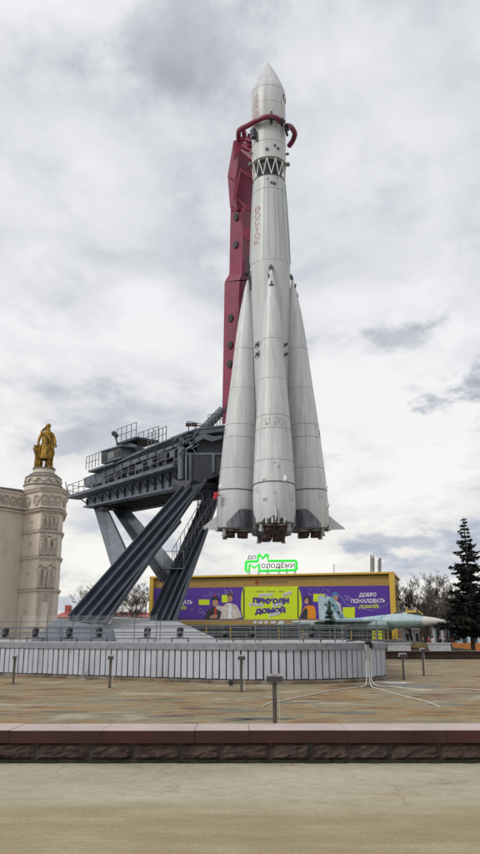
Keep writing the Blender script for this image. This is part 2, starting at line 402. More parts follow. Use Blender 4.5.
for i in range(len(OUT)-1):
    p, q = OUT[i], OUT[i+1]; t = (q-p); n = Vector((-t.y,t.x)).normalized(); g = .105
    a = p+t*g; c = q-t*g; j = rnd.uniform(-.012,.012); lean = rnd.uniform(-.01,.01)
    zb = .17+rnd.uniform(-.01,.01); n1 = n*(.05); jj = n*j
    b.hexa([(a.x+jj.x,a.y+jj.y,zb),(c.x+jj.x,c.y+jj.y,zb),(c.x+n1.x,c.y+n1.y,zb),(a.x+n1.x,a.y+n1.y,zb)],
           [(a.x+jj.x+lean*t.x,a.y+jj.y,PZT-.24),(c.x+jj.x+lean*t.x,c.y+jj.y,PZT-.24),(c.x+n1.x,c.y+n1.y,PZT-.24),(a.x+n1.x,a.y+n1.y,PZT-.24)])
b.build('slat_cladding', M['panel'], pod)
b = MB(); o1 = offs(OUT, -.06); o2 = offs(OUT, .42); o3 = offs(OUT, .05)
strip(b, o1, o1, PZT-.245, PZT-.03); strip(b, o1, offs(OUT,-.04), PZT-.03, PZT); strip(b, offs(OUT,-.04), o2, PZT, PZT); strip(b, o1, o3, PZT-.245, PZT-.245)
b.build('rim', M['rim'], pod)
b = MB(); o4 = offs(OUT, -.10); o5 = offs(OUT, -.005)
strip(b, o4, o4, 0, .10); strip(b, o4, o5, .10, .13); b.build('kerb', M['kerbdirt'], pod)
b = MB(); poly = [Vector((p.x,p.y,PZT-.004)) for p in offs(OUT, .40)]
poly += [Vector((-24, 66, PZT-.004))]
b.add(poly, [tuple(range(len(poly)))]); b.build('deck', M['rimtop'], pod)
# grooves of drains / vents at foot
# --- concrete plinths for the legs (ramped)
def ramp_solid(name, label, foot, top, m):
    b = MB(); n = len(foot); b.add(list(foot)+list(top), [tuple(range(n,2*n))]+[(i,(i+1)%n,(i+1)%n+n,i+n) for i in range(n)])
    return tag(b.build(name, m), label, 'plinth')
def U(px, Y, z): q = P(px, 637, Y); return Vector((q.x, Y, z))
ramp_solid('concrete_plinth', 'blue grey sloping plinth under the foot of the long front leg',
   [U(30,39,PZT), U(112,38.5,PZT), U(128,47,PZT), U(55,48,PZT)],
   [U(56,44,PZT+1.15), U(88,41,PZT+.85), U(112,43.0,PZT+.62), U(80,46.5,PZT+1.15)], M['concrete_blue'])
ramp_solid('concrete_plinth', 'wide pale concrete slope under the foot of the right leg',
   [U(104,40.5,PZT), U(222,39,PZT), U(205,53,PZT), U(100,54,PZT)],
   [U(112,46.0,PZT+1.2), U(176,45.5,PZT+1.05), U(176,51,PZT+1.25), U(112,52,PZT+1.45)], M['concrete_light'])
# --- railing on the podium
def railing(pts, z, name, label, zs, ph, every, group=None, r=.022):
    w = thing(name, label, 'railing', (pts[0].x, pts[0].y, z), group)
    b = MB()
    for h in zs: b.tube([(p.x,p.y,z+h) for p in pts], r, 6)
    b.build('rail', M['rail'], w)
    acc = 0; last = pts[0]; k = 0
    for i, p in enumerate(pts):
        if i % every == 0:
            b = MB(); b.tube([(p.x,p.y,z),(p.x,p.y,z+ph)], r*1.15, 6); b.build('post', M['rail'], w)
    return w
vis = [i for i, p in enumerate(OUT) if -14 < p.x and p.y < 40]
o = offs(OUT, 1.6)[vis[0]:vis[-1]:4]
railing(o, PZT, 'railing', 'low three-bar steel railing following the rim of the podium', (.14,.38,.62), .64, 5)
o = [U(x, y, 0) for x, y in ((-10,41),(60,40.5),(112,40),(160,39),(222,38),(300,37),(377,37.5))]
oo = []
for a, c in zip(o[:-1], o[1:]):
    for k in range(6): oo.append(a.lerp(c, k/6))
oo.append(o[-1])
railing(oo, PZT, 'railing', 'taller second railing standing behind the first on the podium', (.30,.62,.95), .98, 6, r=.02)
railing([U(250+4.0*k, 58, 0) for k in range(36)], PZT, 'railing', 'far dark railing in front of the jet and shopfront', (.25,.5,.75,1.0), 1.0, 4, r=.035)
# glass fence
gf = thing('glass_fence', 'clear glass fence panels on thin posts behind the floodlights', 'fence', U(90,37.5,PZT))
gx = [20,46,72,90,112,134,156]
for k, x in enumerate(gx):
    a = U(x, 37.0-.004*x, 0); b = MB(); b.tube([(a.x,a.y,PZT),(a.x,a.y,PZT+1.22)], .022, 6); b.build('post', M['rail'], gf)
    if k:
        c = U(gx[k-1], 37.0-.004*gx[k-1], 0)
        b = MB(); b.hexa([(c.x+.03,c.y,PZT+.1),(a.x-.03,a.y,PZT+.1),(a.x-.03,a.y+.012,PZT+.1),(c.x+.03,c.y+.012,PZT+.1)],
                         [(c.x+.03,c.y,PZT+1.15),(a.x-.03,a.y,PZT+1.15),(a.x-.03,a.y+.012,PZT+1.15),(c.x+.03,c.y+.012,PZT+1.15)])
        b.build('glass_pane', M['glass'], gf)
# floodlights on podium
def floodlight(px, Y, rz, label):
    q = U(px, Y, PZT); w = thing('floodlight', label, 'floodlight', q, 'floodlights along the podium edge')
    z = PZT
    b = MB(); b.box((q.x,q.y,z+.17), (.75,.3,.02), rz)
    for sx in (-.34,.34):
        for sy in (-.12,.12):
            v = Matrix.Rotation(rz,3,'Z')@Vector((sx,sy,0)); b.beam((q.x+v.x,q.y+v.y,z),(q.x+v.x,q.y+v.y,z+.17), .025)
    b.build('stand', M['gantrydark'], w)
    b = MB()
    b.box((q.x-.12,q.y,z+.33), (.02,.05,.3), rz); b.box((q.x+.12,q.y,z+.33), (.02,.05,.3), rz); b.box((q.x,q.y,z+.19), (.26,.05,.02), rz); b.build('yoke', M['gantrydark'], w)
    mx = Matrix.Translation((q.x,q.y,z+.40))@Matrix.Rotation(rz,4,'Z')@Matrix.Rotation(R(-28),4,'X')
    b = MB(); b.lathe([(.001,-.17),(.09,-.17),(.105,-.12),(.105,.02),(.14,.06),(.14,.15),(.12,.15),(.12,.11),(.001,.11)], mx, 14); b.build('lamp_head', M['lampblack'], w, True)
FL = [(5,'leftmost floodlight at the edge of the photograph'),(35,'floodlight just below the cream tower'),(69,'floodlight in front of the blue grey plinth'),(99,'floodlight below the foot of the long front leg'),
      (147,'floodlight left of the foot of the right leg'),(180,'floodlight just right of the foot of the right leg'),(225,'floodlight below the poster of two young men'),(252,'floodlight below the left end of the lime poster'),(312,'rightmost floodlight, below the jet tail')]
for i, (x, l) in enumerate(FL): floodlight(x, 35.5-.012*x, R(-12+9*((i*5)%4)), 'small black '+l)
# ================================================================== BASIN LAMPS
def basin_lamp(px, ytop, ybase, label, wpx=18, tilt=0, sc=1.0):
    g = G(px, ybase, 0); top = P(px, ytop, g.y); h = top.z
    w = thing('ground_lamp', label, 'lamp', (g.x, g.y, 0), 'small post lamps in the basin')
    mt = Matrix.Translation(g)@Matrix.Rotation(tilt,4,'Y')
    b = MB(); b.box((g.x,g.y,h*.5-.04), (.075*sc,.06*sc,h-.08)); b.build('post', M['lampmetal'], w)
    b = MB(); b.box((g.x,g.y,.01), (.16*sc,.14*sc,.02)); b.build('base_plate', M['lampmetal'], w)
    W = wpx*g.y/790
    zc = h-.07
    b = MB()
    b.hexa([(g.x-W/2,g.y-.10,zc-.07),(g.x+W/2,g.y-.10,zc-.07),(g.x+W/2,g.y+.08,zc-.07),(g.x-W/2,g.y+.08,zc-.07)],
           [(g.x-W/2+.02,g.y-.05,zc+.07),(g.x+W/2-.02,g.y-.05,zc+.07),(g.x+W/2-.02,g.y+.10,zc+.07),(g.x-W/2+.02,g.y+.10,zc+.07)])
    b.build('lamp_housing', M['lamphead'], w)
    b = MB(); b.hexa([(g.x-W/2+.015,g.y-.113,zc-.06),(g.x+W/2-.015,g.y-.113,zc-.06),(g.x+W/2-.015,g.y-.09,zc-.06),(g.x-W/2+.015,g.y-.09,zc-.06)],
                     [(g.x-W/2+.025,g.y-.085,zc+.03),(g.x+W/2-.025,g.y-.085,zc+.03),(g.x+W/2-.025,g.y-.06,zc+.03),(g.x-W/2+.025,g.y-.06,zc+.03)])
    b.build('lamp_glass', M['lampglass'], w)
    b = MB(); b.tube([(g.x+.09,g.y,.02),(g.x+.085,g.y,h*.5),(g.x+.05,g.y,h-.14)], .010, 6); b.build('cable', M['hose'], w)
    return w
basin_lamp(275, 674, 725, 'short post lamp with wide pale head nearest to the foreground wall', 18)
basin_lamp(241.5, 655, 692, 'thin post lamp with small dark head left of the nearest one', 8, sc=.9)
basin_lamp(109.5, 655, 688, 'rusty post lamp in front of the slats below the long leg', 6, sc=1.0)
basin_lamp(13, 655, 684, 'leftmost post lamp leaning against the slats', 4, sc=.9)
basin_lamp(404, 653, 680, 'grey post lamp right of the podium end, left one of the pair', 8)
basin_lamp(424, 648, 676, 'grey post lamp right of the podium end, right one of the pair', 5)
# hoses
def hose(pts, label, r=.016):
    b = MB(); q = []
    n = len(pts)
    for i in range(n-1):
        p0 = pts[max(i-1,0)]; p1 = pts[i]; p2 = pts[i+1]; p3 = pts[min(i+2,n-1)]
        for k in range(6):
            t = k/6; q.append(.5*((2*p1)+(p2-p0)*t+(2*p0-5*p1+4*p2-p3)*t*t+(3*p1-p0-3*p2+p3)*t**3))
    q.append(pts[-1]); b.tube(q, r, 6)
    return tag(b.build('hose', M['hose'], None, True), label, 'hose', 'pale hoses by the podium end')
def up(x,y,z): return Vector((x,y,z))
ec = P(367, 645, 29.9)
hose([G(262,707,.02), G(270,703,.02), G(300,697,.02), G(335,690,.02), G(358,687,.02), G(366,684,.12), P(366.5,665,29.65), P(366,650,29.5), P(366,642,29.75)], 'pale hose running left from the podium towards the nearest post lamp')
hose([G(440,707,.02), G(425,701,.02), G(400,695,.02), G(380,689,.02), G(371,685,.1), P(369,668,29.75), P(368,650,29.6), P(368,642,29.9)], 'pale hose running right across the wet paving')
hose([G(520,695,.02), G(470,689,.02), G(430,690,.02), G(395,687,.02), G(374,684,.1), P(371,668,29.95), P(370,650,29.8), P(369.5,642,30.1)], 'pale hose leaving the picture on the right')
b = MB(); b.sphere((ec.x,29.6,1.42), .10, 8, (1.3,.8,1)); b.sphere((ec.x+.12,29.7,1.30), .08, 8, (1,.8,1.5)); b.tube([(ec.x-.6,31,1.44),(ec.x-.3,30,1.5),(ec.x,29.7,1.46)], .03, 6)
tag(b.build('cable_bundle', M['black'], None, True), 'black bundle of cable ties gathering the hoses over the podium rim', 'cable')
# puddles (flat wet sheets) + pale foam residue
M['wet'] = mat('standing_water', (.05,.043,.032), .4, var=.1)
M['frost'] = mat('residue_white', (.50,.50,.48), .8, var=.3, scale=4)
def blob(px, py, rx, ry, name, m, z, seed):
    g = G(px, py, 0); rnd = random.Random(seed); n = 40; ph = [rnd.uniform(0,6.28) for _ in range(5)]
    b = MB(); pts = []
    for i in range(n):
        a = 2*math.pi*i/n; k = 1+.22*math.sin(2*a+ph[0])+.16*math.sin(3*a+ph[1])+.12*math.sin(5*a+ph[2])+.09*math.sin(8*a+ph[3])+.06*math.sin(13*a+ph[4])
        pts.append((g.x+rx*k*math.cos(a), g.y+ry*k*math.sin(a), z))
    b.add(pts, [tuple(range(n))]); return structure(b.build(name, m))
blob(395, 686, 1.5, 1.0, 'puddle', M['wet'], .008, 1)
blob(398, 683, .55, .5, 'puddle', M['frost'], .012, 2)
blob(383, 682, .3, .35, 'puddle', M['frost'], .012, 3)
for i, (x, y, rx, ry) in enumerate(((349,713,.55,.30),(262,719,.5,.28),(240,720,.3,.15),(300,703,.5,.12),(330,702,.35,.1),(205,709,.5,.14),(180,716,.35,.12),(450,705,.5,.16),(415,696,.5,.14),(120,700,.6,.12),(60,712,.5,.12),(226,704,.25,.1))):
    blob(x, y, rx, ry, 'puddle', M['wet'], .008, 40+i)
blob(225, 691, 1.7, .22, 'puddle', M['wet'], .008, 6)
blob(440, 694, 1.6, .2, 'puddle', M['wet'], .008, 8)
b = MB(); g = G(231, 686, 0); b.tube([(g.x,g.y-.25,.11),(g.x,g.y+.15,.13)], [.09,.09], 12); tag(b.build('drain_pipe', M['black']), 'black drain pipe mouth at the foot of the slats', 'pipe')
b = MB(); rnd = random.Random(2)
for i in range(7):
    g = G(82+rnd.uniform(-4,5), 679.5+rnd.uniform(-.5,1), 0); b.beam((g.x,g.y-.1,.03+i*.03),(g.x+rnd.uniform(-.35,.35),g.y+.05,.05+rnd.uniform(0,.25)), .05,.03)
tag(b.build('scrap_pile', M['lamphead']), 'small heap of pale scrap lying at the foot of the slats', 'scrap')
# ================================================================== ROCKET
RY = 51.0; RX = P(273, 530, RY).x
def rz_(y, Y=RY): return PZ(y, Y)
rocket = thing('rocket', 'tall white space rocket with four conical boosters standing on display', 'rocket', (RX, RY, 0))
AX = Matrix.Translation((RX, RY, 0))
Ztip = 44.65
def interp(prof, z):
    for (r0,z0),(r1,z1) in zip(prof[:-1], prof[1:]):
        if min(z0,z1) <= z <= max(z0,z1) and z0 != z1: return r0+(r1-r0)*(z-z0)/(z1-z0)
    return prof[-1][0]
core_prof = [(.9,8.35),(1.03,8.35),(1.06,11),(1.28,20),(1.42,26.3),(1.44,26.9),(1.425,27.6),(1.36,29.6),(1.25,32.2),(1.17,33.4),(1.15,34.05),(.9,34.05)]
b = MB(); b.lathe(core_prof, AX, 64); b.build('core_stage', M['rocket2'], rocket, True)
st3 = [(.9,35.35),(1.265,35.35),(1.27,35.5),(1.27,38.9)]
b = MB(); b.lathe(st3, AX, 64); third = b.build('upper_stage', M['rocket'], rocket, True)
fr = [(1.27,38.915),(1.29,39.0),(1.29,41.55)]
for i in range(1,13):
    t = i/12; fr.append((1.29*(1-t**1.28)+.02*(1-t), 41.55+(Ztip-41.55)*t))
fr[-1] = (.02, Ztip)
b = MB(); b.lathe(fr, AX, 64); b.build('nose_fairing', M['rocket'], rocket, True)
# dark inner + lattice interstage
b = MB(); b.lathe([(.86,34.0),(.9,34.1),(1.0,35.0),(1.02,35.4)], AX, 40); b.build('inner_dome', M['black'], rocket, True)
b = MB(); n = 12
for i in range(n):
    a = 2*math.pi*i/n+.1; c = 2*math.pi*(i+.5)/n+.1; e = 2*math.pi*(i+1)/n+.1
    f = lambda ang, r, z: (RX+r*math.cos(ang), RY+r*math.sin(ang), z)
    b.tube([f(a,1.16,34.05), f(c,1.25,35.35)], .038, 6); b.tube([f(c,1.25,35.35), f(e,1.16,34.05)], .038, 6)
b.build('lattice_truss', M['white'], rocket, True)
def ring(mb, r, z, w=.03, d=.012, mx=AX, n=64): mb.lathe([(r,z-w/2),(r+d,z-w/2),(r+d,z+w/2),(r,z+w/2)], mx, n)
for a_ in ((1.27,38.9,.05,.035),(1.27,38.35,.04,.015),(1.262,35.4,.06,.03),(1.155,34.0,.07,.02)):
    b = MB(); ring(b, *a_); b.build('joint_ring', M['seam'], rocket)
for r0_, z, w_, d_ in ((interp(core_prof,32.9),32.9,.03,.007),(interp(core_prof,27.1),27.1,.02,.006),(1.27,36.85,.03,.008),(1.29,40.2,.02,.005),(1.29,41.55,.025,.006)):
    b = MB(); ring(b, r0_, z, w_, d_); b.build('panel_seam', M['seam2'], rocket)
for ang in (-62, -110, -75, -40, -95):        # thin vertical seams / cable ducts on the core
    a = R(ang); pts = []
    for k in range(9):
        z = 27.2+k*(33.9-27.2)/8; r = interp(core_prof, z)+.004; pts.append((RX+r*math.cos(a), RY+r*math.sin(a), z))
    b = MB(); b.tube(pts, .010, 4); b.build('panel_seam', M['seam2'], rocket)
def surf(ang, z, prof, d=0.0):        # ang from +x ccw, degrees
    a = R(ang); r = interp(prof, z)+d; return Vector((RX+r*math.cos(a), RY+r*math.sin(a), z)), Vector((math.cos(a), math.sin(a), 0))
# cable duct on core sides
for ang in (-168,-12):
    b = MB(); pts = [surf(ang, 27.3+k*.8, core_prof, .03)[0] for k in range(10)]; b.tube(pts, .05, 6); b.build('cable_duct', M['rocket2'], rocket, True)
# thruster pods at the interstage and fairing fittings
full = st3
def knob(mb, ang, z, r, R0, d=.1):
    a = R(ang); c = Vector((RX+(R0+d)*math.cos(a), RY+(R0+d)*math.sin(a), z)); mb.sphere(c, r, 8)
    mb.beam((RX+R0*math.cos(a), RY+R0*math.sin(a), z), c, r*.8)
for ang in (-172,-8,-10,-165):
    b = MB(); knob(b, ang, 35.45 if ang in (-172,-8) else 36.3, .17 if ang in (-172,-8) else .12, 1.25, .16); b.build('thruster_pod', M['seam2'], rocket, True)
for ang, z, s in ((-98,36.0,.16),(-72,36.35,.12),(-60,36.15,.13),(-84,33.3,.13),(-73,33.25,.13),(-100,33.6,.05),(-62,33.8,.05)):
    a = R(ang); R0 = 1.27 if z > 35.9 else interp(core_prof, z)
    b = MB(); c = Vector((RX+R0*math.cos(a), RY+R0*math.sin(a), z)); b.tube([c-Vector((math.cos(a),math.sin(a),0))*.05, c+Vector((math.cos(a),math.sin(a),0))*.07], s*.8, 10); b.build('hatch', M['seam'], rocket, True)
a = R(-16); b = MB(); 
c = Vector((RX+1.27*math.cos(a), RY+1.29*math.sin(a), 41.0)); dd = Vector((math.cos(a),math.sin(a),0))
mx = Matrix.Translation(c)@dd.to_track_quat('Z','Y').to_matrix().to_4x4()@Matrix.Diagonal((1.0,1.0,1,1)); b.lathe([(.36,-.12),(.38,.02),(.33,.03),(.30,.0),(.001,.0)], mx, 20); b.build('porthole', M['black'], rocket, True)
# lettering, wrapped on the skin
def wrap_letters(word, ang, z_top, z_bot, w, prof, hfrac=.78):
    b = MB(); n = len(word); pitch = (z_top-z_bot)/n
    for i, ch in enumerate(word):
        z1 = z_top-i*pitch; z0 = z1-pitch*hfrac
        def fn(u, v):
            z = z0+(z1-z0)*v; r = interp(prof, z)+.012; a = R(ang)+(u-.5)*w/r
            return Vector((RX+r*math.cos(a), RY+r*math.sin(a), z))
        text_fit(b, ch, fn, bold=-.012)
    return b
fp = [(1.29,36.0),(1.29,44)]
wrap_letters('СССР', -137, rz_(95,50), rz_(118,50), .52, fp).build('lettering', M['redtext'], rocket)
wrap_letters('ВОСТОК', -134, rz_(206,50), rz_(246.5,50), .52, core_prof).build('lettering', M['redtext'], rocket)
# boosters
zb = 8.30
bprof = [(.5,0),(1.30,0),(1.335,.06),(1.335,1.9),(1.31,3.1),(1.235,4.6),(1.15,6.3),(1.03,8.1),(.905,9.7),(.80,11.2),(.72,12.5),(.61,14.0),(.45,15.5),(.25,17.0),(.10,17.75),(.02,18.0)]
def nozzle(mb, mb2, mx, s=1.0, h=.62):
    mb.lathe([(.10*s,.25),(.30*s,.12),(.31*s,-.05),(.31*s,-.12)], mx, 16)
    mb2.lathe([(.30*s,-.10),(.335*s,-.14),(.36*s,-h+.05),(.35*s,-h),(.29*s,-h),(.20*s,-.1)], mx, 16)
def booster(ang):
    a = R(ang); out = Vector((math.cos(a), math.sin(a), 0))
    lean = math.atan((2.42-1.60)/18.0)
    # local: z up, x outward
    mx = Matrix.Translation((RX+out.x*2.40, RY+out.y*2.40, zb))@Matrix.Rotation(a,4,'Z')@Matrix.Rotation(-lean,4,'Y')
    b = MB(); b.lathe(bprof, mx, 48); bd = b.build('booster', M['rocket'], rocket, True)
    def s(lang, z, d=0): q = R(lang); r = interp(bprof, z)+d; return mx@Vector((r*math.cos(q), r*math.sin(q), z))
    for z, w, d, m_, nm in ((2.55,.07,.02,'seam','joint_ring'),(.04,.07,.012,'seam','joint_ring'),(4.0,.03,.006,'seam2','panel_seam'),(6.1,.03,.006,'seam2','panel_seam'),(7.0,.03,.006,'seam2','panel_seam'),(12.5,.02,.006,'seam2','panel_seam'),(9.6,.02,.005,'seam2','panel_seam')):
        b = MB(); ring(b, interp(bprof,z), z, w, d, mx, 48); b.build(nm, M[m_], bd)
    # ragged dark cut-out at the outer foot of the skirt
    b = MB(); vs = []; nn = 14; hs = [.02,.10,.34,.30,.20,.36,.46,.46,.36,.22,.30,.34,.10,.02,.02]
    for i in range(nn+1):
        aa = R(-42+84*i/nn); vs.append(mx@Vector((1.35*math.cos(aa), 1.35*math.sin(aa), .0))); vs.append(mx@Vector((1.352*math.cos(aa), 1.352*math.sin(aa), .02+hs[i]*.8)))
    b.add(vs, [(2*i,2*i+2,2*i+3,2*i+1) for i in range(nn)]); b.build('skirt_opening', M['black'], bd)
    for la in (-24,-8,8,24):
        aa = R(la); b = MB(); b.tube([mx@Vector((1.37*math.cos(aa),1.37*math.sin(aa),.30)), mx@Vector((1.34*math.cos(aa),1.34*math.sin(aa),-.06))], .055, 8); b.build('damper', M['white'], bd, True)
    # little hatches and fairings on the outer face
    for la, z in ((-30,2.75),(30,2.75),(-28,1.55)):
        b = MB()
        q = s(la, z, .0); o_ = (s(la, z, 1)-s(la, z, 0)).normalized(); upv = (s(la,z+.1)-s(la,z)).normalized()
        mm = Matrix.Translation(q+o_*.02)@o_.to_track_quat('Z','Y').to_matrix().to_4x4()
        top = q+upv*.28; b.add([q+o_*.20-upv*.06, q+upv*.30]+[q+upv*.0+ (mx.to_3x3()@Vector((-math.sin(R(la)), math.cos(R(la)),0)))*w_ -upv*.22*abs(k_) for w_, k_ in ((-.17,0),(.17,0),(-.13,1),(.13,1))],
              [(0,1,2),(0,3,1),(0,2,4),(0,5,3),(0,4,5)])
        b.build('antenna_cover', M['white'], bd)
    for la, z, w_, h_ in ((-20,6.5,.26,.42),(8,6.6,.2,.36),(24,6.5,.22,.4),(12,3.5,.12,.12),(0,1.8,.14,.12),(50,1.7,.3,.5),(-55,2.1,.25,.3),(0,3.75,.12,.10)):
        b = MB(); c0 = R(la); rr = interp(bprof, z)+.006; p = []
        for du, dv in ((-1,-1),(1,-1),(1,1),(-1,1),(-1,-1)):
            aa = c0+du*w_/2/rr; zz = z+dv*h_/2; rr2 = interp(bprof, zz)+.006; p.append(mx@Vector((rr2*math.cos(aa), rr2*math.sin(aa), zz)))
        b.tube(p, .011, 4); b.build('hatch', M['seam2'], bd)
    for la, z in ((-22,6.35),(4,6.30)):
        b = MB(); q = s(la, z, 0); q2 = s(la, z, .02); b.tube([q, q2], .05, 8); b.build('vent', M['seam'], bd)
    # nose attachment bracket
    b = MB(); q0 = mx@Vector((0,0,17.9)); q1 = mx@Vector((-.15,0,18.35))
    b.beam(q0, q1, .16); b.beam(mx@Vector((.12,-.15,17.2)), mx@Vector((.2,-.2,17.5)), .08); b.tube([mx@Vector((.28,-.17,16.6)), mx@Vector((.30,.17,16.6))], .06, 6); b.beam(mx@Vector((.27,0,16.2)), mx@Vector((.27,0,16.9)), .10)
    b.beam(mx@Vector((-.02,-.16,18.1)), mx@Vector((-.02,.16,18.1)), .12)
    b.build('nose_bracket', M['seam'], bd)
    # polished steel heat shield patch facing the neighbours
    for sgn in (-1, 1):
        b = MB(); vs = []; nn = 10
        for i in range(nn+1):
            t = i/nn; la = sgn*(62+t*80); hh = (.25+min(1,t*2.2)*.95) ; 
            aa = R(la); r0 = 1.335+.02
            vs.append(mx@Vector((r0*math.cos(aa), r0*math.sin(aa), .07))); vs.append(mx@Vector((r0*math.cos(aa), r0*math.sin(aa), .07+hh)))
        b.add(vs, [(2*i,2*i+2,2*i+3,2*i+1) for i in range(nn)]); b.build('steel_shield', M['steel'], bd, True)
    # fin
    b = MB(); th = .05
    rt = 1.30; pr = [Vector((rt,0,.95)), Vector((rt+1.02,0,.06)), Vector((rt+1.0,0,.0)), Vector((rt,0,.0))]
    b.hexa([mx@(p+Vector((0,-th*(1 if i in (0,3) else .3),0))) for i, p in enumerate(pr)], [mx@(p+Vector((0,th*(1 if i in (0,3) else .3),0))) for i, p in enumerate(pr)]); b.build('fin', M['rocket'], bd)
    # base plate + engines
    b = MB(); b.lathe([(.001,-.02),(1.22,-.02),(1.22,.02)], mx, 40); b.build('base_plate', M['black'], bd)
    for dx, dy in ((.42,.42),(-.42,.42),(.42,-.42),(-.42,-.42)):
        c1, c2 = MB(), MB(); nozzle(c1, c2, mx@Matrix.Translation((dx,dy,.02)), 1.0, .42)
        c2.build('engine_nozzle', M['redoxide'], bd, True); c1.build('nozzle_collar', M['white'], bd, True)
    for dx, dy in ((.75,-.85), (.75,.85)):
        c2 = MB(); mm = mx@Matrix.Translation((dx,dy,-.02)); c2.lathe([(.1,.1),(.13,0),(.11,-.2),(.17,-.46),(.13,-.46),(.1,-.2)], mm, 12); c2.build('steering_nozzle', M['lamphead'], bd, True)
    return bd
for ang in (-90, 180, 0, 90): booster(ang)
b = MB(); b.lathe([(.001,8.3),(1.0,8.3),(1.0,8.36)], AX, 40); b.build('base_plate', M['black'], rocket)
for dx, dy in ((.42,.42),(-.42,.42),(.42,-.42),(-.42,-.42)):
    c1, c2 = MB(), MB(); nozzle(c1, c2, AX@Matrix.Translation((dx,dy,8.2)), 1.0, .46)
    no = c2.build('engine_nozzle', M['redoxide'], rocket, True); c1.build('collar', M['white'], no, True)
# attachment struts core-booster
for ang in (-135,-45):
    for z in (20.2,20.9):
        b = MB(); q, d_ = surf(ang, z, core_prof); b.beam(q-d_*.05, q+d_*.22, .14); b.beam(q+d_*.12+Vector((-.2*d_.y,.2*d_.x,.2)), q+d_*.12-Vector((-.2*d_.y,.2*d_.x,.2)), .06); b.build('strut', M['seam'], rocket)
# ================================================================== GANTRY
N2 = Vector((-3.27,52.6)); F2 = Vector((-14.1,67.0)); DD = (F2-N2).normalized(); NN = Vector((-DD.y, DD.x))
if NN.dot(Vector((0,1))) < 0: NN = -NN
def DP(px, py, off=0.0):
    v = 427.0-py; fw = F*cp-v*sp; up_ = F*sp+v*cp; dx = (px-240.0)/fw
    o2 = N2+NN*off
    # solve t*(dx,1) = o2 + s*DD  (t = Y)
    # t*dx - s*DDx = ox ; t - s*DDy = oy
    det = dx*(-DD.y)+DD.x
    t = (o2.x*(-DD.y)+DD.x*o2.y)/det
    if px > 189: t = HY
    return Vector((t*dx, t, EYE+up_*t/fw))
HY = 100.0
HY = DP(189,450).y
NV = Vector((NN.x, NN.y, 0)); DV = Vector((DD.x, DD.y, 0))
gan = thing('launch_gantry', 'dark blue grey steel launch gantry on slanting legs with a crimson mast', 'launch gantry', (N2.x, N2.y, 0))
def gpr(poly, o0, o1, name, m, lbl=None):
    nv = Vector((0,1,0)) if min(p[0] for p in poly) > 186 else NV
    b = MB(); b.prism([(DP(x,y,0)+nv*o0) if (name != 'equipment_box' or o0 < .9 or nv is not NV) else DP(x,y,o0) for x, y in poly], nv*(o1-o0)); q = b.build(name, m, gan)
    if lbl: q['label'] = lbl
    return q
W = 4.6
# main girder web + flanges, underside cross beams
gpr([(84,497.5),(178,466.5),(178,486),(84,506.5)], .25, .45, 'girder_web', M['gantry'])
gpr([(84,499.5),(178,468),(178,486),(84,506.5)], W-.45, W-.25, 'girder_web', M['gantry'])
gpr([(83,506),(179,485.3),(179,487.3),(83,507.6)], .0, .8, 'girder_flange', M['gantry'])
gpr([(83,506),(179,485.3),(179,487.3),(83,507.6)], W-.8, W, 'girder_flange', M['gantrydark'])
b = MB()
for k in range(13):
    x = 84+k*7.6; t = (x-84)/94
    a = DP(x, 506.2-t*20.8); b.beam(a+NV*.3, a+NV*(W-.3), .18, .25)
    if k < 12:
        x2 = x+7.6; t2 = (x2-84)/94; c = DP(x2, 506.2-t2*20.8)
        b.beam(a+NV*(.4 if k%2 else W-.4), c+NV*(W-.4 if k%2 else .4), .09)
b.build('cross_bracing', M['gantrydark'], gan)
                                                   # stiffeners on the web with little brackets
for k in range(13):
    x = 85+k*7.5; t = (x-84)/94; yt = 499-t*31; yb = 506.3-t*20.6
    b = MB(); b.beam(DP(x,yt+.6)+NV*.16, DP(x,yb)+NV*.16, .10, .16, up=tuple(DV))
    b.beam(DP(x,yt+.6)-NV*.45, DP(x,yt+(yb-yt)*.62)+NV*.15, .07, .09, up=tuple(DV)); b.build('stiffener', M['gantrydark'], gan)
# walkway slab
b = MB(); 
b.prism([DP(73,496.7), DP(181,464.0), DP(181,467.8), DP(73,499.3)], NV*1.25); b.v = [v-NV*.65 for v in b.v]; b.build('walkway', M['gantry'], gan)
gpr([(84,498.5),(178,466.8),(178,468.2),(84,499.6)], .3, W, 'deck_plate', M['gantrydark'])
# walkway railing
def g_rail(pts, h, off=-.6, posts=1, name='railing', th=.035):
    b = MB(); P3 = [DP(x,y)+NV*off if off < 0 else DP(x,y,min(off,1.25))+NV*max(0,off-1.25) for x, y in pts]
    for k in (1.0,.5): b.tube([p+Vector((0,0,h*k)) for p in P3], th*.8, 5)
    for i in range(len(P3)-1):
        n = posts
        for k in range(n+1):
            p = P3[i].lerp(P3[i+1], k/n); b.tube([p, p+Vector((0,0,h))], th, 5)
    return b.build(name, M['rail'], gan)
g_rail([(73.5,497.6),(181,465)], 1.05, -.6, 16)
b = MB(); a0 = DP(73.5,497.6)-NV*.6
for k in (.5,1.05): b.tube([a0+Vector((0,0,k)), a0+NV*2.2+Vector((0,0,k))], .03, 5)
b.tube([a0+Vector((0,0,.2)), a0+DV*.5+Vector((0,0,1.4))], .05, 5); b.build('railing', M['rail'], gan)
# slanted bracket posts behind walkway (pale)
for k in range(8):
    b = MB(); x = 90+k*12; t = (x-74)/107; y = 497.6-t*32.6
    b.beam(DP(x,y)+NV*.32, DP(x-1.6,y-9.2-t*1.2)+NV*.32, .34, .12, up=tuple(NV)); b.build('bracket', M['rail'], gan)
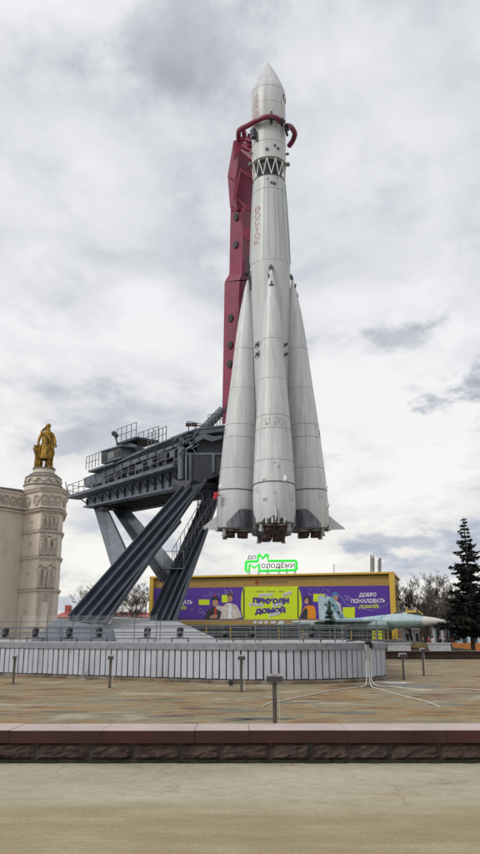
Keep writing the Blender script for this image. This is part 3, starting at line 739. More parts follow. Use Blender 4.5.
# machinery casing above the walkway
gpr([(80,478),(92,473),(92,483.5),(82,487)], .3, 2.6, 'winch_housing', M['gantry'])
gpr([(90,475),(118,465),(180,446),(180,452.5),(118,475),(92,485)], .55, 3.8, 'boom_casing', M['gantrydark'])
gpr([(93,473.5),(119,465.5),(119,475.5),(93,484)], .25, .5, 'side_panel', M['gantry'])
# upper sloping beam
gpr([(100,470.5),(118,462),(150,447.2),(180,435),(189,431),(196,428.8),(226,425),(226,430),(198,434),(189,439),(181,443.5),(150,455.8),(118,469.5),(102,477)], .15, .5, 'upper_beam', M['gantry'])
gpr([(104,468.5),(118,461.2),(150,446.4),(180,434.2),(189,430.4),(189,431.8),(180,435.6),(150,447.8),(118,462.6),(104,469.5)], .0, 3.6, 'upper_plate', M['gantry'])
gpr([(189.1,431),(196,428),(226,424.7),(226,425.9),(196,429.4),(189.1,432)], .0, 3.0, 'upper_plate', M['gantry'])
gpr([(118,461),(150,447),(180,435),(186,433),(186,442),(181,445),(150,457),(118,469)], 3.2, 3.6, 'upper_beam', M['gantry'])
for k in range(10):
    x = 104+k*8.4; yt = 468.5-(x-104)*.44; b = MB(); b.beam(DP(x,yt+1)+NV*.10, DP(x,yt+8.5)+NV*.10, .05,.07, up=tuple(DV)); b.build('stiffener', M['gantrydark'], gan)
b = MB(); b.tube([DP(103,478.5)+NV*.1, DP(150,460.5)+NV*.1, DP(180,446.5)+NV*.1], .09, 6); b.tube([DP(95,487)+NV*.2, DP(140,472)+NV*.2, DP(180,458.5)+NV*.2], .06, 6)
b.tube([DP(120,473)+NV*.05, DP(150,459)+NV*.05, DP(160,457)+NV*.05,DP(182,446)+NV*.05], .05, 6); b.build('cable_tray', M['gantrydark'], gan)
for x, y, w_, h_ in ((163,458,7,7),(172,454.5,5,6),(150,463.5,5,6),(139,468,6,5)):
    gpr([(x-w_/2,y-h_/2),(x+w_/2,y-h_/2-w_*.3),(x+w_/2,y+h_/2-w_*.3),(x-w_/2,y+h_/2)], .0, .6, 'equipment_box', M['gantry'] if x != 163 else M['gantrydark'])
# cabin with openings
def px_box(x0, y0, x1, y1, o0, o1, name, m, sl=.30, par=None):
    b = MB(); b.prism([DP(x,y,o0) for x, y in ((x0,y0),(x1,y0-sl*(x1-x0)),(x1,y1-sl*(x1-x0)),(x0,y1))], NV*(o1-o0)); return b.build(name, m, par or gan)
cab = px_box(101,452,120.5,464,.4,2.4,'cabin', M['gantry'])
px_box(101.8,455.0,106.3,461.5,.36,.5,'cabin_window', M['black'], par=cab); px_box(108,453.2,113.5,459,.36,.5,'cabin_window', M['seam2'], par=cab); px_box(114.8,451.2,119.6,457,.36,.5,'cabin_window', M['black'], par=cab)
px_box(100,451,121.5,452.2,.2,2.6,'cabin_roof', M['gantry'], par=cab)
px_box(88,470.4,113,472.4,-.3,2.4,'balcony', M['gantry'], .34)
g_rail([(88.5,470.4),(101,466.2)], 1.15, -.25, 4)
gpr([(88,471),(113,462.5),(113,466),(98,474)], .2, 2.2, 'balcony_support', M['gantrydark'])
gpr([(123,458.5),(139,450.5),(139,454.5),(123,463)], 1.0, 2.6, 'equipment_box', M['gantry'])
# high platform
px_box(116,443.2,136,445.4,1.2,3.4,'high_platform', M['gantrydark'], .34)
for dx0, dy0, dx1, dy1, o_ in ((116.5,443,136,436.3,1.25),(116.5,443,136,436.3,3.35)):
    g_rail([(dx0,dy0),(dx1,dy1)], 1.2, o_, 4)
b = MB()
for o_ in (1.5, 2.8): b.tube([DP(127,444,o_), DP(127,460,o_)], .10, 6)
b.beam(DP(129,444,1.8), DP(139,448.5,1.8), .6,.45); b.build('platform_post', M['gantry'], gan)
b = MB()
b.tube([DP(117,443,1), DP(115,436,1)], .07, 6); b.sphere(DP(113.8,433.5,1), .22, 7); b.sphere(DP(116,435.5,1), .2, 7); b.build('searchlight', M['gantrydark'], gan)
b = MB(); b.tube([DP(141,455)+NV*1, DP(143,447)+NV*1], .05, 6); b.sphere(DP(143,446)+NV*1, .2, 7); b.sphere(DP(147,444.5)+NV*1, .22, 7); b.tube([DP(147,450)+NV*1,DP(147,445)+NV*1], .05, 6)
b.build('searchlight', M['gantrydark'], gan)
g_rail([(148,447.5),(166,440.5)], 1.1, .3, 5); g_rail([(148,447.5),(166,440.5)], 1.1, 3.3, 5)
g_rail([(208,427),(223,425.2)], .9, .2, 5, th=.03)
# head block beside the rocket
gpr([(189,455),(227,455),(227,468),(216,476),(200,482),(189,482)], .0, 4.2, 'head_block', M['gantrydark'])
gpr([(187,453.2),(227,453.2),(227,455.2),(187,455.2)], -.15, 4.4, 'head_plate', M['gantry'])
gpr([(197,434),(227,430),(227,452),(196,452.5)], .6, 3.2, 'pivot_housing', M['gantrydark'])
gpr([(194,437),(204,433),(214,436),(222,435),(222,438),(212,441),(203,438),(195,443)], .1, .6, 'curved_rib', M['gantry'])
gpr([(212,455),(214.5,455),(214.5,472),(212,474)], -.12, .0, 'stiffener', M['gantry'])
gpr([(189,455),(191.5,455),(191.5,481),(189,482)], -.14, .0, 'stiffener', M['gantry'])
gpr([(178,481),(197.5,481),(196,487.5),(190,491.5),(178,489.5)], -.5, 2.4, 'foot_box', M['gantrydark'])
b = MB(); b.tube([DP(183.5,447)-NV*.2, DP(183.5,480)-NV*.2], .24, 10); b.tube([DP(187.5,449)-NV*.1, DP(187.5,480)-NV*.1], .09, 8)
b.build('vertical_pipe', M['gantry'], gan, True)
b = MB(); rnd = random.Random(11)
for k in range(34):
    p = DP(181+rnd.uniform(0,13), 437+rnd.uniform(0,18))-NV*rnd.uniform(-.2,.45); q = p+Vector((rnd.uniform(-.5,.5),rnd.uniform(-.3,.3),rnd.uniform(-.6,.6)))
    b.tube([p,q], rnd.uniform(.03,.09), 5)
b.build('pipework', M['gantry'], gan)
b = MB(); b.beam(DP(184.5,423.5)+NV*.2, DP(207,427)+NV*.2, .08); b.beam(DP(184.5,421)+NV*.2, DP(207,425)+NV*.2, .05)
b.beam(DP(186,424)+NV*.2, DP(186.5,433)+NV*.2, .06); b.beam(DP(193,424)+NV*.2, DP(193,431)+NV*.2, .06); b.build('lamp_bar', M['gantrydark'], gan)
for x in (187.3, 193.2):
    b = MB(); b.box(DP(x,424.5)+NV*.1, (.38,.3,.2)); b.build('beacon', M['redoxide'], gan)
b = MB(); b.tube([P(203,430,54.0), P(223,409.5,53.9)], .33, 12); b.build('hydraulic_ram', M['gantry'], gan, True)
# legs
def leg(fl, fr_, tl, tr, depth, m, name='support_leg', ribs=4, lbl=None, rh=.32):
    b = MB(); dv = Vector(depth)
    b.hexa([fl, fr_, fr_+dv, fl+dv], [tl, tr, tr+dv*.7, tl+dv*.7])
    if ribs:
        nrm = (fr_-fl).cross(tl-fl).normalized()
        if nrm.y > 0: nrm = -nrm
        L = tl-fl; w0 = (fr_-fl); w1 = (tr-tl); ratio = w1.length/w0.length
        for k in range(ribs+1):
            t = k/ribs
            if k == ribs: a, e = fr_, tr
            else:
                s = 1.0 if t <= ratio else (1-t)/(1-ratio)
                a = fl+w0*t; e = a+L*s
                # keep in plane of face
            th = w0.normalized()*.09
            sg = -1 if k == ribs else 1
            b.hexa([a, a+th*sg, a+th*sg+nrm*rh, a+nrm*rh], [e, e+th*sg, e+th*sg+nrm*rh*.8, e+nrm*rh*.8])
    q = b.build(name, m, gan)
    if lbl: q['label'] = lbl
    return q
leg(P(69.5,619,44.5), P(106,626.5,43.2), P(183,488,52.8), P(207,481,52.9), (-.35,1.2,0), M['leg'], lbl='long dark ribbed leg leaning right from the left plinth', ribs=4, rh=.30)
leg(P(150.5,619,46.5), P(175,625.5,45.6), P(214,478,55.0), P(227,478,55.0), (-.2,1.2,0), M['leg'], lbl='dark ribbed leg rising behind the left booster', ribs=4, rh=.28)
for x0, x1, y_, Y in ((67,109,624,43.6),(148,178,624,45.6)):
    a, c = P(x0,y_,Y), P(x1,y_,Y); b = MB(); b.box(((a.x+c.x)/2, Y+.7, a.z-.08), (c.x-a.x, 1.9, .16)); b.build('foot_plate', M['gantry'], gan)
# rear braces: A and B, same paint as the legs, lit faces coloured paler
leg(P(115,580,47.2), P(132,566,48.0), P(93,506,67.5), P(105,505.5,67.0), (.1,.9,0), M['leg_lit'], 'rear_brace', 0, 'flat brace coloured in a lit tone under the far left end of the gantry')
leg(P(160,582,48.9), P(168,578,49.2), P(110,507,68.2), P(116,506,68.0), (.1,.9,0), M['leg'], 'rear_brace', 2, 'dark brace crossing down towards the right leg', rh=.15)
leg(P(168.2,578,49.3), P(176,566,49.6), P(116.2,506,68.1), P(124,504,67.9), (.1,.9,0), M['leg_lit'], 'rear_brace', 0, 'plate painting the lit side of the crossing brace')
# stair between the legs
b = MB(); sa, sb = P(172,566,49), P(203,512,52)
for off in (Vector((0,0,0)), Vector((.65,.3,0))):
    b.beam(sa+off, sb+off, .07,.16); b.tube([sa+off+Vector((0,0,1)), sb+off+Vector((0,0,1))], .025, 5)
    for k in range(9): p = (sa+off).lerp(sb+off, k/8); b.tube([p, p+Vector((0,0,1))], .02, 5)
for k in range(24): p = sa.lerp(sb, k/23); b.box(p+Vector((.32,.15,0)), (.66,.3,.03))
b.build('stair', M['rail'], gan)
b = MB(); sa, sb = P(197,512,51.8), P(199,490,52)
for off in (Vector((0,0,0)), Vector((.75,.2,0))):
    b.tube([sa+off, sb+off], .04, 5)
for k in range(12): p = sa.lerp(sb, k/11); b.tube([p, p+Vector((.75,.2,0))], .025, 5)
for x, y in ((194,498),(203,504),(199,507)): b.tube([P(x,y,51.7), P(x,y,51.7)+Vector((.5,0,.4)), P(x+5,y,51.7)+Vector((.3,0,-.5))], .04, 5)
b.build('ladder', M['gantrydark'], gan)
b = MB(); p0 = P(171,568,48.8); b.box(p0+Vector((.2,.1,-.05)), (1.3,.8,.06))
for dx in (-.4,.2,.8):
    b.tube([p0+Vector((dx,-.25,0)), p0+Vector((dx,-.25,1.0))], .022, 5)
b.tube([p0+Vector((-.4,-.25,1)), p0+Vector((.8,-.25,1))], .022, 5); b.build('landing', M['rail'], gan)
b = MB(); b.box(P(216,494,49.8), (.3,.3,.22)); b.box(P(215,497.5,49.8), (.26,.3,.2)); b.beam(P(216,494,49.8), P(225,496,51.0), .06); q = b.build('red_lamp', mat('red_lamp_paint', (.45,.02,.03), .5), gan)
# ---- crimson mast
MY = 53.3
def mp(pts): return [P(x,y,MY) for x, y in pts]
def mast_seg(L0, M0, R0, L1, M1, R1, name='mast_section', y0=MY, bev=1.0):
    # pixel columns at two heights: left edge, arris, right edge ; gives a two-face prism with depth
    (xl0,yl0),(xm0,ym0),(xr0,yr0) = L0,M0,R0; (xl1,yl1),(xm1,ym1),(xr1,yr1) = L1,M1,R1
    a = [P(xl0,yl0,y0+.55), P(xm0,ym0,y0-.35), P(xr0,yr0,y0+.45), P(xr0,yr0,y0+.45)+Vector((-.65,1.0,0))]
    b_ = [P(xl1,yl1,y0+.55), P(xm1,ym1,y0-.35), P(xr1,yr1,y0+.45), P(xr1,yr1,y0+.45)+Vector((-.65,1.0,0))]
    mb = MB(); mb.hexa(a, b_); return mb.build(name, M['mast'], mast)
mast = MB(); mast.hexa([P(222,424,MY+.5), P(235,424,MY-.35), P(248,424,MY+.4), P(236,424,MY+1.3)], [P(224.6,282,MY+.5), P(239.5,281,MY-.35), P(251,281,MY+.4), P(240,282,MY+1.3)])
mast = mast.build('service_mast', M['mast'], gan); mast['label'] = 'tall crimson box mast with round holes painted dark behind the rocket'
mast_seg((224.6,281.5),(239.5,280),(251,279), (229.3,274),(242,274),(251.5,272))
mast_seg((229.3,274),(242,274),(251.5,272), (230.6,206),(243.5,208),(252.5,206))
mast_seg((230,207.5),(237,210),(252,213), (227.6,176),(235,182),(254.5,180))
mast_seg((227.6,176),(235,182),(254.5,180), (233.4,141.5),(241,143),(254,157), bev=1)
def hole(px, py, rw=.2, rh=.3):
    # flat black disc on the left face paints the dark inside of a hole
    pl = P(px,py,MY+.05); 
    nrm = Vector((-.62,-.78,0)).normalized() if py > 205 else Vector((-.6,-.8,0)).normalized()
    nrm = Vector((-.67,-.74,0)).normalized(); mx = Matrix.Translation(pl+nrm*.04)@nrm.to_track_quat('Z','Y').to_matrix().to_4x4()
    b = MB(); b.lathe([(.001,.0),(rw*1.15,.0),(rw*1.15,-.1)], mx@Matrix.Diagonal((1,1.3,1,1)), 18); b.build('painted_hole', M['black'], mast)
for x, y in ((236,217),(235.5,244.5),(230.5,318),(230,345),(229.5,364),(229,363.9),(227.5,409),(237.3,148)): 
    if (x,y) != (229,363.9): hole(x, y)
# flanges, gussets
b = MB(); th = Vector((0,.12,0))
def plate(pts, Y, t=.12):
    b.prism([P(x,y,Y) for x, y in pts], (0,t,0))
plate([(237,198),(253.5,210),(253.5,213),(246,209),(243,213),(240,222),(238.5,216),(243,207)], MY-.55)
plate([(231,205),(236,207),(236,213),(231,210)], MY-.5)
plate([(242,226),(252.5,229),(252.5,239),(247,241),(243,236)], MY-.5)
plate([(228,176),(236,180),(240,168),(252,176),(252,179),(241,172),(236,196),(234,204),(233,196),(235,182)], MY-.55)
plate([(233.3,141),(238,139),(242,143),(241,150),(234,160)], MY-.45)
b.build('gusset', M['mast'], mast)
b = MB(); b.tube([P(248,258,MY-.3),P(249.5,300,MY-.3)], .1, 6); b.beam(P(244,274,MY-.5), P(250,273,MY-.5), .2); b.beam(P(246,285,MY-.5), P(249,300,MY-.5), .3,.2)
b.build('clamp', M['gantrydark'], mast)
for x0,y0,x1,y1 in ((252.3,255,250.5,288),(254,262,256.5,292)):
    b = MB()
    for k in range(9):
        t = k/8; b.beam(P(x0+(x1-x0)*t-.8,y0+(y1-y0)*t,50.6), P(x0+(x1-x0)*t+1.0,y0+(y1-y0)*t+2,50.6), .1,.05)
    b.tube([P(x0,y0,50.6),P(x1,y1,50.6)], .04, 5); b.build('cable_chain', M['gantrydark'], mast)
# claw
def smooth(pts, k=5):
    q = []; n = len(pts)
    for i in range(n-1):
        p0 = pts[max(i-1,0)]; p1 = pts[i]; p2 = pts[i+1]; p3 = pts[min(i+2,n-1)]
        for j in range(k):
            t = j/k; q.append(.5*((2*p1)+(p2-p0)*t+(2*p0-5*p1+4*p2-p3)*t*t+(3*p1-p0-3*p2+p3)*t**3))
    return q+[pts[-1]]
b = MB(); b.tube(smooth([P(239,141,52.6),P(238.6,134,51.9),P(240,129.8,51.2),P(248,125.5,50.4),P(256,121.2,49.7),P(263,118,49.4),P(270,116.8,49.3),P(276,118,49.35),P(281,121.5,49.6)]), .20, 10); b.build('holding_claw', M['mast'], mast, True)
b = MB(); b.tube(smooth([P(286.5,126,50.0),P(290,126.3,50.4),P(293.3,130,50.9),P(294.8,134.5,51.4),P(292.5,141,52.0),P(289,146,52.5)]), .20, 10); b.build('holding_claw', M['mast'], mast, True)
b = MB(); b.tube([P(280,119.5,49.5),P(283.5,123.5,49.7)], .24, 8); b.beam(P(281.5,122,49.5),P(282.5,127,49.7), .18); b.beam(P(286,125,49.9),P(288,131,50.2), .2); b.beam(P(285.5,128,49.8),P(287.5,136,50.3), .15); b.build('claw_fitting', M['gantrydark'], mast, True)
b = MB(); b.tube([P(271.5,111.5,49.55),P(271.5,124,49.55)], .08, 6); b.beam(P(269,118,49.3),P(274.5,118,49.3), .3,.25)
b.build('claw_fitting', M['gantrydark'], mast, True); b = MB(); b.tube([P(253,130,50.1),P(254,138,50.1)], .22, 8); b.tube([P(256,131,50.0),P(257,141,50.0)], .07, 6); b.build('claw_fitting', M['gantrydark'], mast, True)
b = MB()
for pp in ([(240,140),(244,132),(246,131),(246.5,140)], ):
    b.prism([P(x,y,51.6) for x, y in pp], (0,.35,0))
b.beam(P(243,146,52),P(254,152,51.8), .55,.4); b.beam(P(242,142,52),P(252,145,51.7), .5,.3); b.beam(P(244,131,51.6),P(245.5,148,52), .3); b.beam(P(249,134,51.3),P(249,147,51.6), .22); b.beam(P(243,150,52.2),P(254.5,160,51.9), .4,.4)
b.beam(P(246,139,51.4),P(255,142,51.2), .3,.3); b.build('claw_bracket', M['mast'], mast)
# ================================================================== CREAM TOWER
TY = 99.0
def TQ(px, Y): q = P(px, 625, Y); return Vector((q.x, Y))
plan = [TQ(16.5,101.0), TQ(33.5,98.4), TQ(52,99.4), TQ(56.8,101.8), TQ(55,108), TQ(20,108)]
tz = lambda y: PZ(y, TY)
tower = thing('corner_tower', 'cream pavilion corner tower with relief panels below a gilded statue', 'tower', (TQ(40,102).x, 102, 0))
def scale_plan(pl, s, c=None):
    c = c or sum(pl, Vector((0,0)))/len(pl); return [c+(p-c)*s for p in pl]
def grow(pl, d):
    n = len(pl); r = []
    c = sum(pl, Vector((0,0)))/n
    for i in range(n):
        a, p, q = pl[i-1], pl[i], pl[(i+1)%n]
        n1 = (p-a).normalized(); n1 = Vector((n1.y,-n1.x)); n2 = (q-p).normalized(); n2 = Vector((n2.y,-n2.x))
        m = (n1+n2); k = m.dot(n1); r.append(p+m*d/max(k,.3))
    return r
def slab(mb, pl, z0, z1, pl2=None):
    n = len(pl); pl2 = pl2 or pl
    mb.add([(p.x,p.y,z0) for p in pl]+[(p.x,p.y,z1) for p in pl2], [tuple(range(n))[::-1], tuple(range(n,2*n))]+[(i,(i+1)%n,(i+1)%n+n,i+n) for i in range(n)])
b = MB(); slab(b, plan, 0, tz(490)); b.build('wall', M['cream'], tower)
b = MB(); bd = MB()
for y in (589.5, 556.5, 530.5):
    z = tz(y); slab(b, grow(plan,.22), z-.22, z+.0, grow(plan,.30)); slab(bd, grow(plan,.30), z+.003, z+.10, grow(plan,.12))
slab(b, grow(plan,.35), tz(511.5), tz(510), grow(plan,.5)); slab(bd, grow(plan,.5), tz(510)+.003, tz(508.3), grow(plan,.15))
slab(b, grow(plan,.30), tz(508.3), tz(492.5)); slab(b, grow(plan,.45), tz(492.5)+.003, tz(489.5), grow(plan,.75)); slab(bd, grow(plan,.75), tz(489.5)+.003, tz(488.6), grow(plan,.6))
b.build('cornice', M['cream'], tower); bd.build('weathered_ledge', M['creamdark'], tower)
tc = Vector(((TQ(31.8,101).x), 101.9))
def octo(r, n=12): return [tc+Vector((r*math.cos(2*math.pi*(i+.5)/n), r*math.sin(2*math.pi*(i+.5)/n))) for i in range(n)]
pxm = 99.5/782.0*1.0
TYo = TY; tz_old = tz; tz = lambda y: PZ(y, 101.0)
b = MB(); bd = MB()
slab(b, octo(2.45), tz(491), tz(486)); slab(bd, octo(2.6), tz(486)+.003, tz(485.2)); slab(b, octo(2.3), tz(485.2)+.003, tz(477.5)); slab(bd, octo(2.45), tz(477.5)+.003, tz(476), octo(2.2))
slab(b, octo(1.75), tz(476), tz(474)); slab(bd, octo(1.85), tz(474)+.003, tz(472.6), octo(1.5)); slab(b, octo(1.4,20), tz(472.6)+.003, tz(468.6)); slab(bd, octo(1.5,20), tz(468.6), tz(467.6))
b.build('pedestal', M['cream'], tower); bd.build('pedestal_moulding', M['creamdark'], tower)
SZ = tz(467.6); SH0 = tz(423.5)-SZ
# garlands on the drum
b = MB()
for k in range(12):
    a0 = 2*math.pi*(k-.5+.5)/12; 
    pts = []
    for j in range(9):
        a = a0+(j/8)*2*math.pi/12; r = 2.36; z = tz(478.6)-.55*math.sin(math.pi*j/8); pts.append((tc.x+r*math.cos(a), tc.y+r*math.sin(a), z))
    b.tube(pts, .10, 6)
b.build('garland', M['relief'], tower, True); tz = tz_old
# relief panels on the centre face: heroic little figures
fa, fb = plan[1], plan[2]; fd = (fb-fa); fl_ = fd.length; fd.normalize(); fn_ = Vector((fd.y,-fd.x))
def FP(u, z, d): q = fa+fd*(u*fl_)+fn_*d; return Vector((q.x,q.y,z))
def relief(z0, z1, seed, n=4, nm='relief_panel'):
    rnd = random.Random(seed); b = MB(); H = z1-z0
    # frame
    for a, c in (((.02,z0),(.98,z0)),((.98,z0),(.98,z1)),((.98,z1),(.02,z1)),((.02,z1),(.02,z0))): b.beam(FP(a[0],a[1],.06), FP(c[0],c[1],.06), .09, .09)
    for k in range(n):
        u = .13+.74*k/(n-1)+rnd.uniform(-.03,.03); h = H*rnd.uniform(.78,.92); zb_ = z0+.05
        lean = rnd.uniform(-.05,.05)
        hip = FP(u, zb_+h*.48, .20); sh = FP(u+lean, zb_+h*.80, .24); hd = FP(u+lean*1.2, zb_+h*.93, .28)
        for s_ in (-1,1):
            kn = FP(u+s_*.035+rnd.uniform(-.03,.03), zb_+h*.25, .14); ft = FP(u+s_*.045, zb_, .10)
            b.tube([hip, kn, ft], [h*.10,h*.075,h*.05], 6)
            el = FP(u+lean+s_*rnd.uniform(.07,.11), zb_+h*rnd.uniform(.58,.8), .14); ha = FP(u+lean+s_*rnd.uniform(.05,.13), zb_+h*rnd.uniform(.55,1.0), .14)
            b.tube([sh, el, ha], [h*.065,h*.05,h*.045], 6)
        b.tube([hip, sh], [h*.10,h*.13], 7); b.sphere(hd, h*.065, 7)
        if rnd.random() < .6: b.tube([FP(u+.05,zb_,.1), FP(u+.08,zb_+h*.95,.1)], .06, 5)
    for k in range(16): b.sphere(FP(rnd.uniform(.15,.85), z0+rnd.uniform(.05,.95)*H, .03), rnd.uniform(.10,.22), 5)
    b.build(nm, M['relief'], tower, True)
relief(tz(529), tz(513.5), 1, 4); relief(tz(555), tz(533), 2, 3); relief(tz(588), tz(560), 3, 4)
b = MB()
for u in (.10,.22,.80,.92):
    for k in range(22): b.sphere(FP(u, tz(592)-k*.22, .05), .085, 5)
for a, c in (((.28,tz(600)),(.74,tz(600))),((.28,tz(600)),(.28,tz(632))),((.74,tz(600)),(.74,tz(632)))): b.beam(FP(a[0],a[1],.05), FP(c[0],c[1],.05), .12,.1)
mx = Matrix.Translation(FP(.5,tz(596.5),.05))@Vector((fn_.x,fn_.y,0)).to_track_quat('Z','Y').to_matrix().to_4x4()
b.lathe([(.38,0),(.42,.1),(.30,.1),(.28,0)], mx, 16); b.lathe([(.001,.12),(.14,.06),(.16,0)], mx, 10)
b.build('ornament', M['relief'], tower, True)
# frieze medallions on tower faces
def medal(mb, a, c, u, z, r, d):
    dd = (c-a); l = dd.length; dd = dd.normalized(); nn = Vector((dd.y,-dd.x)); q = a+dd*u*l+nn*d
    mx = Matrix.Translation((q.x,q.y,z))@Vector((nn.x,nn.y,0)).to_track_quat('Z','Y').to_matrix().to_4x4()
    mb.lathe([(r,0),(r,.12),(r*.82,.12),(r*.82,0)], mx, 16); mb.lathe([(.001,.14),(r*.4,.10),(r*.5,0)], mx, 8)
    for k in range(6): t = 2*math.pi*k/6; mb.sphere(mx@Vector((r*.6*math.cos(t), r*.6*math.sin(t), .03)), r*.15, 4)
b = MB(); zc = (tz(508.3)+tz(492.5))/2; gp = grow(plan,.30)
for u in (.28,.78): medal(b, gp[0], gp[1], u, zc, .72, .02)
for u in (.18,.5,.82): medal(b, gp[1], gp[2], u, zc, .66, .02)
medal(b, gp[2], gp[3], .5, zc, .6, .02)
b.build('medallion', M['relief'], tower, True)
for u_, z_ in ((.5,tz(521)),(.5,tz(543)),(.45,tz(573)),(.45,tz(611))):
    b = MB(); a, c = plan[0], plan[1]; q = a+(c-a)*u_; dd = (c-a).normalized(); nn = Vector((dd.y,-dd.x)); q = q+nn*.05; b.sphere((q.x,q.y,z_), .16, 6); b.build('boss', M['relief'], tower)
# left wing of the pavilion
wing = thing('pavilion_wing', 'plain cream pavilion wall with a medallion frieze left of the tower', 'building', (TQ(-20,98).x, 98, 0))
wa, wb = TQ(-75,91.0), TQ(18,101.3); wpl = [wa, wb, wb+Vector((1,8)), wa+Vector((-2,8))]
b = MB(); slab(b, wpl, 0, tz(490)); b.build('wall', M['cream'], wing)
b = MB(); bd = MB(); slab(b, grow(wpl,.28), tz(511), tz(509.3)); slab(bd, grow(wpl,.38), tz(509.3)+.003, tz(508)); slab(b, grow(wpl,.25), tz(508)+.003, tz(493)); slab(bd, grow(wpl,.5), tz(490.8), tz(489.6)); slab(b, grow(wpl,.4), tz(493)+.003, tz(490.8))
b.build('frieze', M['cream'], wing); bd.build('weathered_ledge', M['creamdark'], wing)
b = MB(); gw = grow(wpl,.25)
for k in range(12): medal(b, gw[0], gw[1], .05+k*.085, zc, .62, .02)
b.build('medallion', M['relief'], wing, True)
b = MB(); slab(b, [TQ(-60,95),TQ(12,101),TQ(20,104),TQ(-60,104)], tz(489.6), tz(486.8)); b.build('roof', M['creamdark'], wing)
# statue : skinned figure
def skin_figure(name, nodes, edges, mtl, parent=None, sub=1, origin=None):
    me = bpy.data.meshes.new(name); off = Vector((0,0,0))
    q = parent
    while q is not None: off += q.location; q = q.parent
    if parent is None: off = Vector(origin)
    me.from_pydata([Vector(n[0])-off for n in nodes], edges, [])
    o = bpy.data.objects.new(name, me); C.objects.link(o)
    md = o.modifiers.new('skin','SKIN'); md.use_smooth_shade = True
    for i, n in enumerate(nodes):
        r = n[1]; r = r if isinstance(r, tuple) else (r, r); me.skin_vertices[0].data[i].radius = r
        me.skin_vertices[0].data[i].use_root = (i == 0)
    s2 = o.modifiers.new('sub','SUBSURF'); s2.levels = sub; s2.render_levels = sub
    ev = o.evaluated_get(bpy.context.evaluated_depsgraph_get()); m2 = bpy.data.meshes.new_from_object(ev)
    o.modifiers.clear(); o.data = m2; m2.materials.clear(); m2.materials.append(mtl); bpy.data.meshes.remove(me)
    m2.polygons.foreach_set('use_smooth', [True]*len(m2.polygons))
    if parent: o.parent = parent
    else: o.location = off
    return o
sz = SZ; SH = SH0*1.02; sc_ = SH/1.82
so = Vector((tc.x+.1, tc.y-.1, sz))
statue = thing('gilded_statue', 'gilded statue of a draped figure holding a sheaf on top of the tower', 'statue', so)
def sv(x, y, z): return so+Vector((x*1.06,y,z))*sc_
body = [(sv(0,0,.95),.15*sc_),(sv(.0,0,1.15),(.14*sc_,.11*sc_)),(sv(.0,0,1.42),(.17*sc_,.12*sc_)),(sv(.02,0,1.55),.07*sc_),(sv(.04,-.03,1.70),(.10*sc_,.115*sc_)),
 (sv(-.21,0,1.42),.07*sc_),(sv(-.29,-.03,1.15),.06*sc_),(sv(-.27,-.14,.93),.05*sc_),(sv(-.25,-.2,.86),.05*sc_),
 (sv(.21,0,1.42),.07*sc_),(sv(.31,0,1.15),.06*sc_),(sv(.36,-.10,.93),.05*sc_),(sv(.40,-.14,.84),.055*sc_),
 (sv(-.11,0,.80),.10*sc_),(sv(-.12,-.05,.48),.075*sc_),(sv(-.13,0,.10),.05*sc_),(sv(-.14,-.13,.04),.05*sc_),
 (sv(.12,0,.80),.10*sc_),(sv(.13,-.05,.48),.075*sc_),(sv(.15,0,.10),.05*sc_),(sv(.17,-.13,.04),.05*sc_)]
skin_figure('body', body, [(0,1),(1,2),(2,3),(3,4),(2,5),(5,6),(6,7),(7,8),(2,9),(9,10),(10,11),(11,12),(0,13),(13,14),(14,15),(15,16),(0,17),(17,18),(18,19),(19,20)], M['gold'], statue, 2)
def folded(mb, prof, c, n=48, amp=.06, folds=9, ph=0):
    o = len(mb.v)
    for j, (r, z, ry) in enumerate(prof):
        for i in range(n):
            a = 2*math.pi*i/n; k = 1+amp*math.sin(folds*a+ph+j*.25)*(.4+j/len(prof)); mb.v.append(c+Vector((r*1.04*k*math.cos(a), ry*k*math.sin(a), z))*sc_)
    for j in range(len(prof)-1):
        for i in range(n): mb.f.append([o+j*n+i,o+j*n+(i+1)%n,o+(j+1)*n+(i+1)%n,o+(j+1)*n+i]); mb.mi.append(0)
b = MB(); folded(b, [(.17,1.45,.13),(.19,1.25,.15),(.17,1.08,.14),(.22,.9,.17),(.26,.6,.2),(.29,.38,.22),(.27,.36,.2)], so); b.build('tunic', M['gold'], statue, True)
b = MB(); folded(b, [(.10,1.5,.06),(.13,1.2,.08),(.14,.8,.08),(.13,.3,.08),(.15,.02,.09)], sv(.10,.16,0), amp=.15, folds=6); b.build('cloak', M['gold'], statue, True)
b = MB(); b.tube([sv(-.22,-.04,1.5),sv(-.05,-.16,1.38),sv(.12,-.17,1.2),sv(.24,-.10,.98),sv(.27,-.05,.55),sv(.25,-.05,.42)], [.05*sc_,.06*sc_,.06*sc_,.08*sc_,.09*sc_,.04*sc_], 8); b.build('sash', M['gold'], statue, True)
b = MB(); rnd = random.Random(5)
for k in range(40):
    a = rnd.uniform(0,6.28); r = rnd.uniform(.02,.10); x = -.28+r*math.cos(a); y = -.12+r*math.sin(a)
    b.tube([sv(-.26+r*1.1*math.cos(a),y,.02), sv(-.28+r*.8*math.cos(a),y*.9-.01,.5), sv(-.32+r*1.3*math.cos(a),y,.88+rnd.uniform(-.08,.08))], [.025*sc_,.02*sc_,.035*sc_], 5)
b.build('sheaf', M['gold'], statue, True)
b = MB(); b.sphere(sv(.035,.0,1.745), .105*sc_, 9, (1,1.05,.95)); b.sphere(sv(-.07,.03,1.66), .07*sc_, 7); b.sphere(sv(-.16,.04,1.60), .06*sc_, 7); b.build('hair', M['gold'], statue, True)
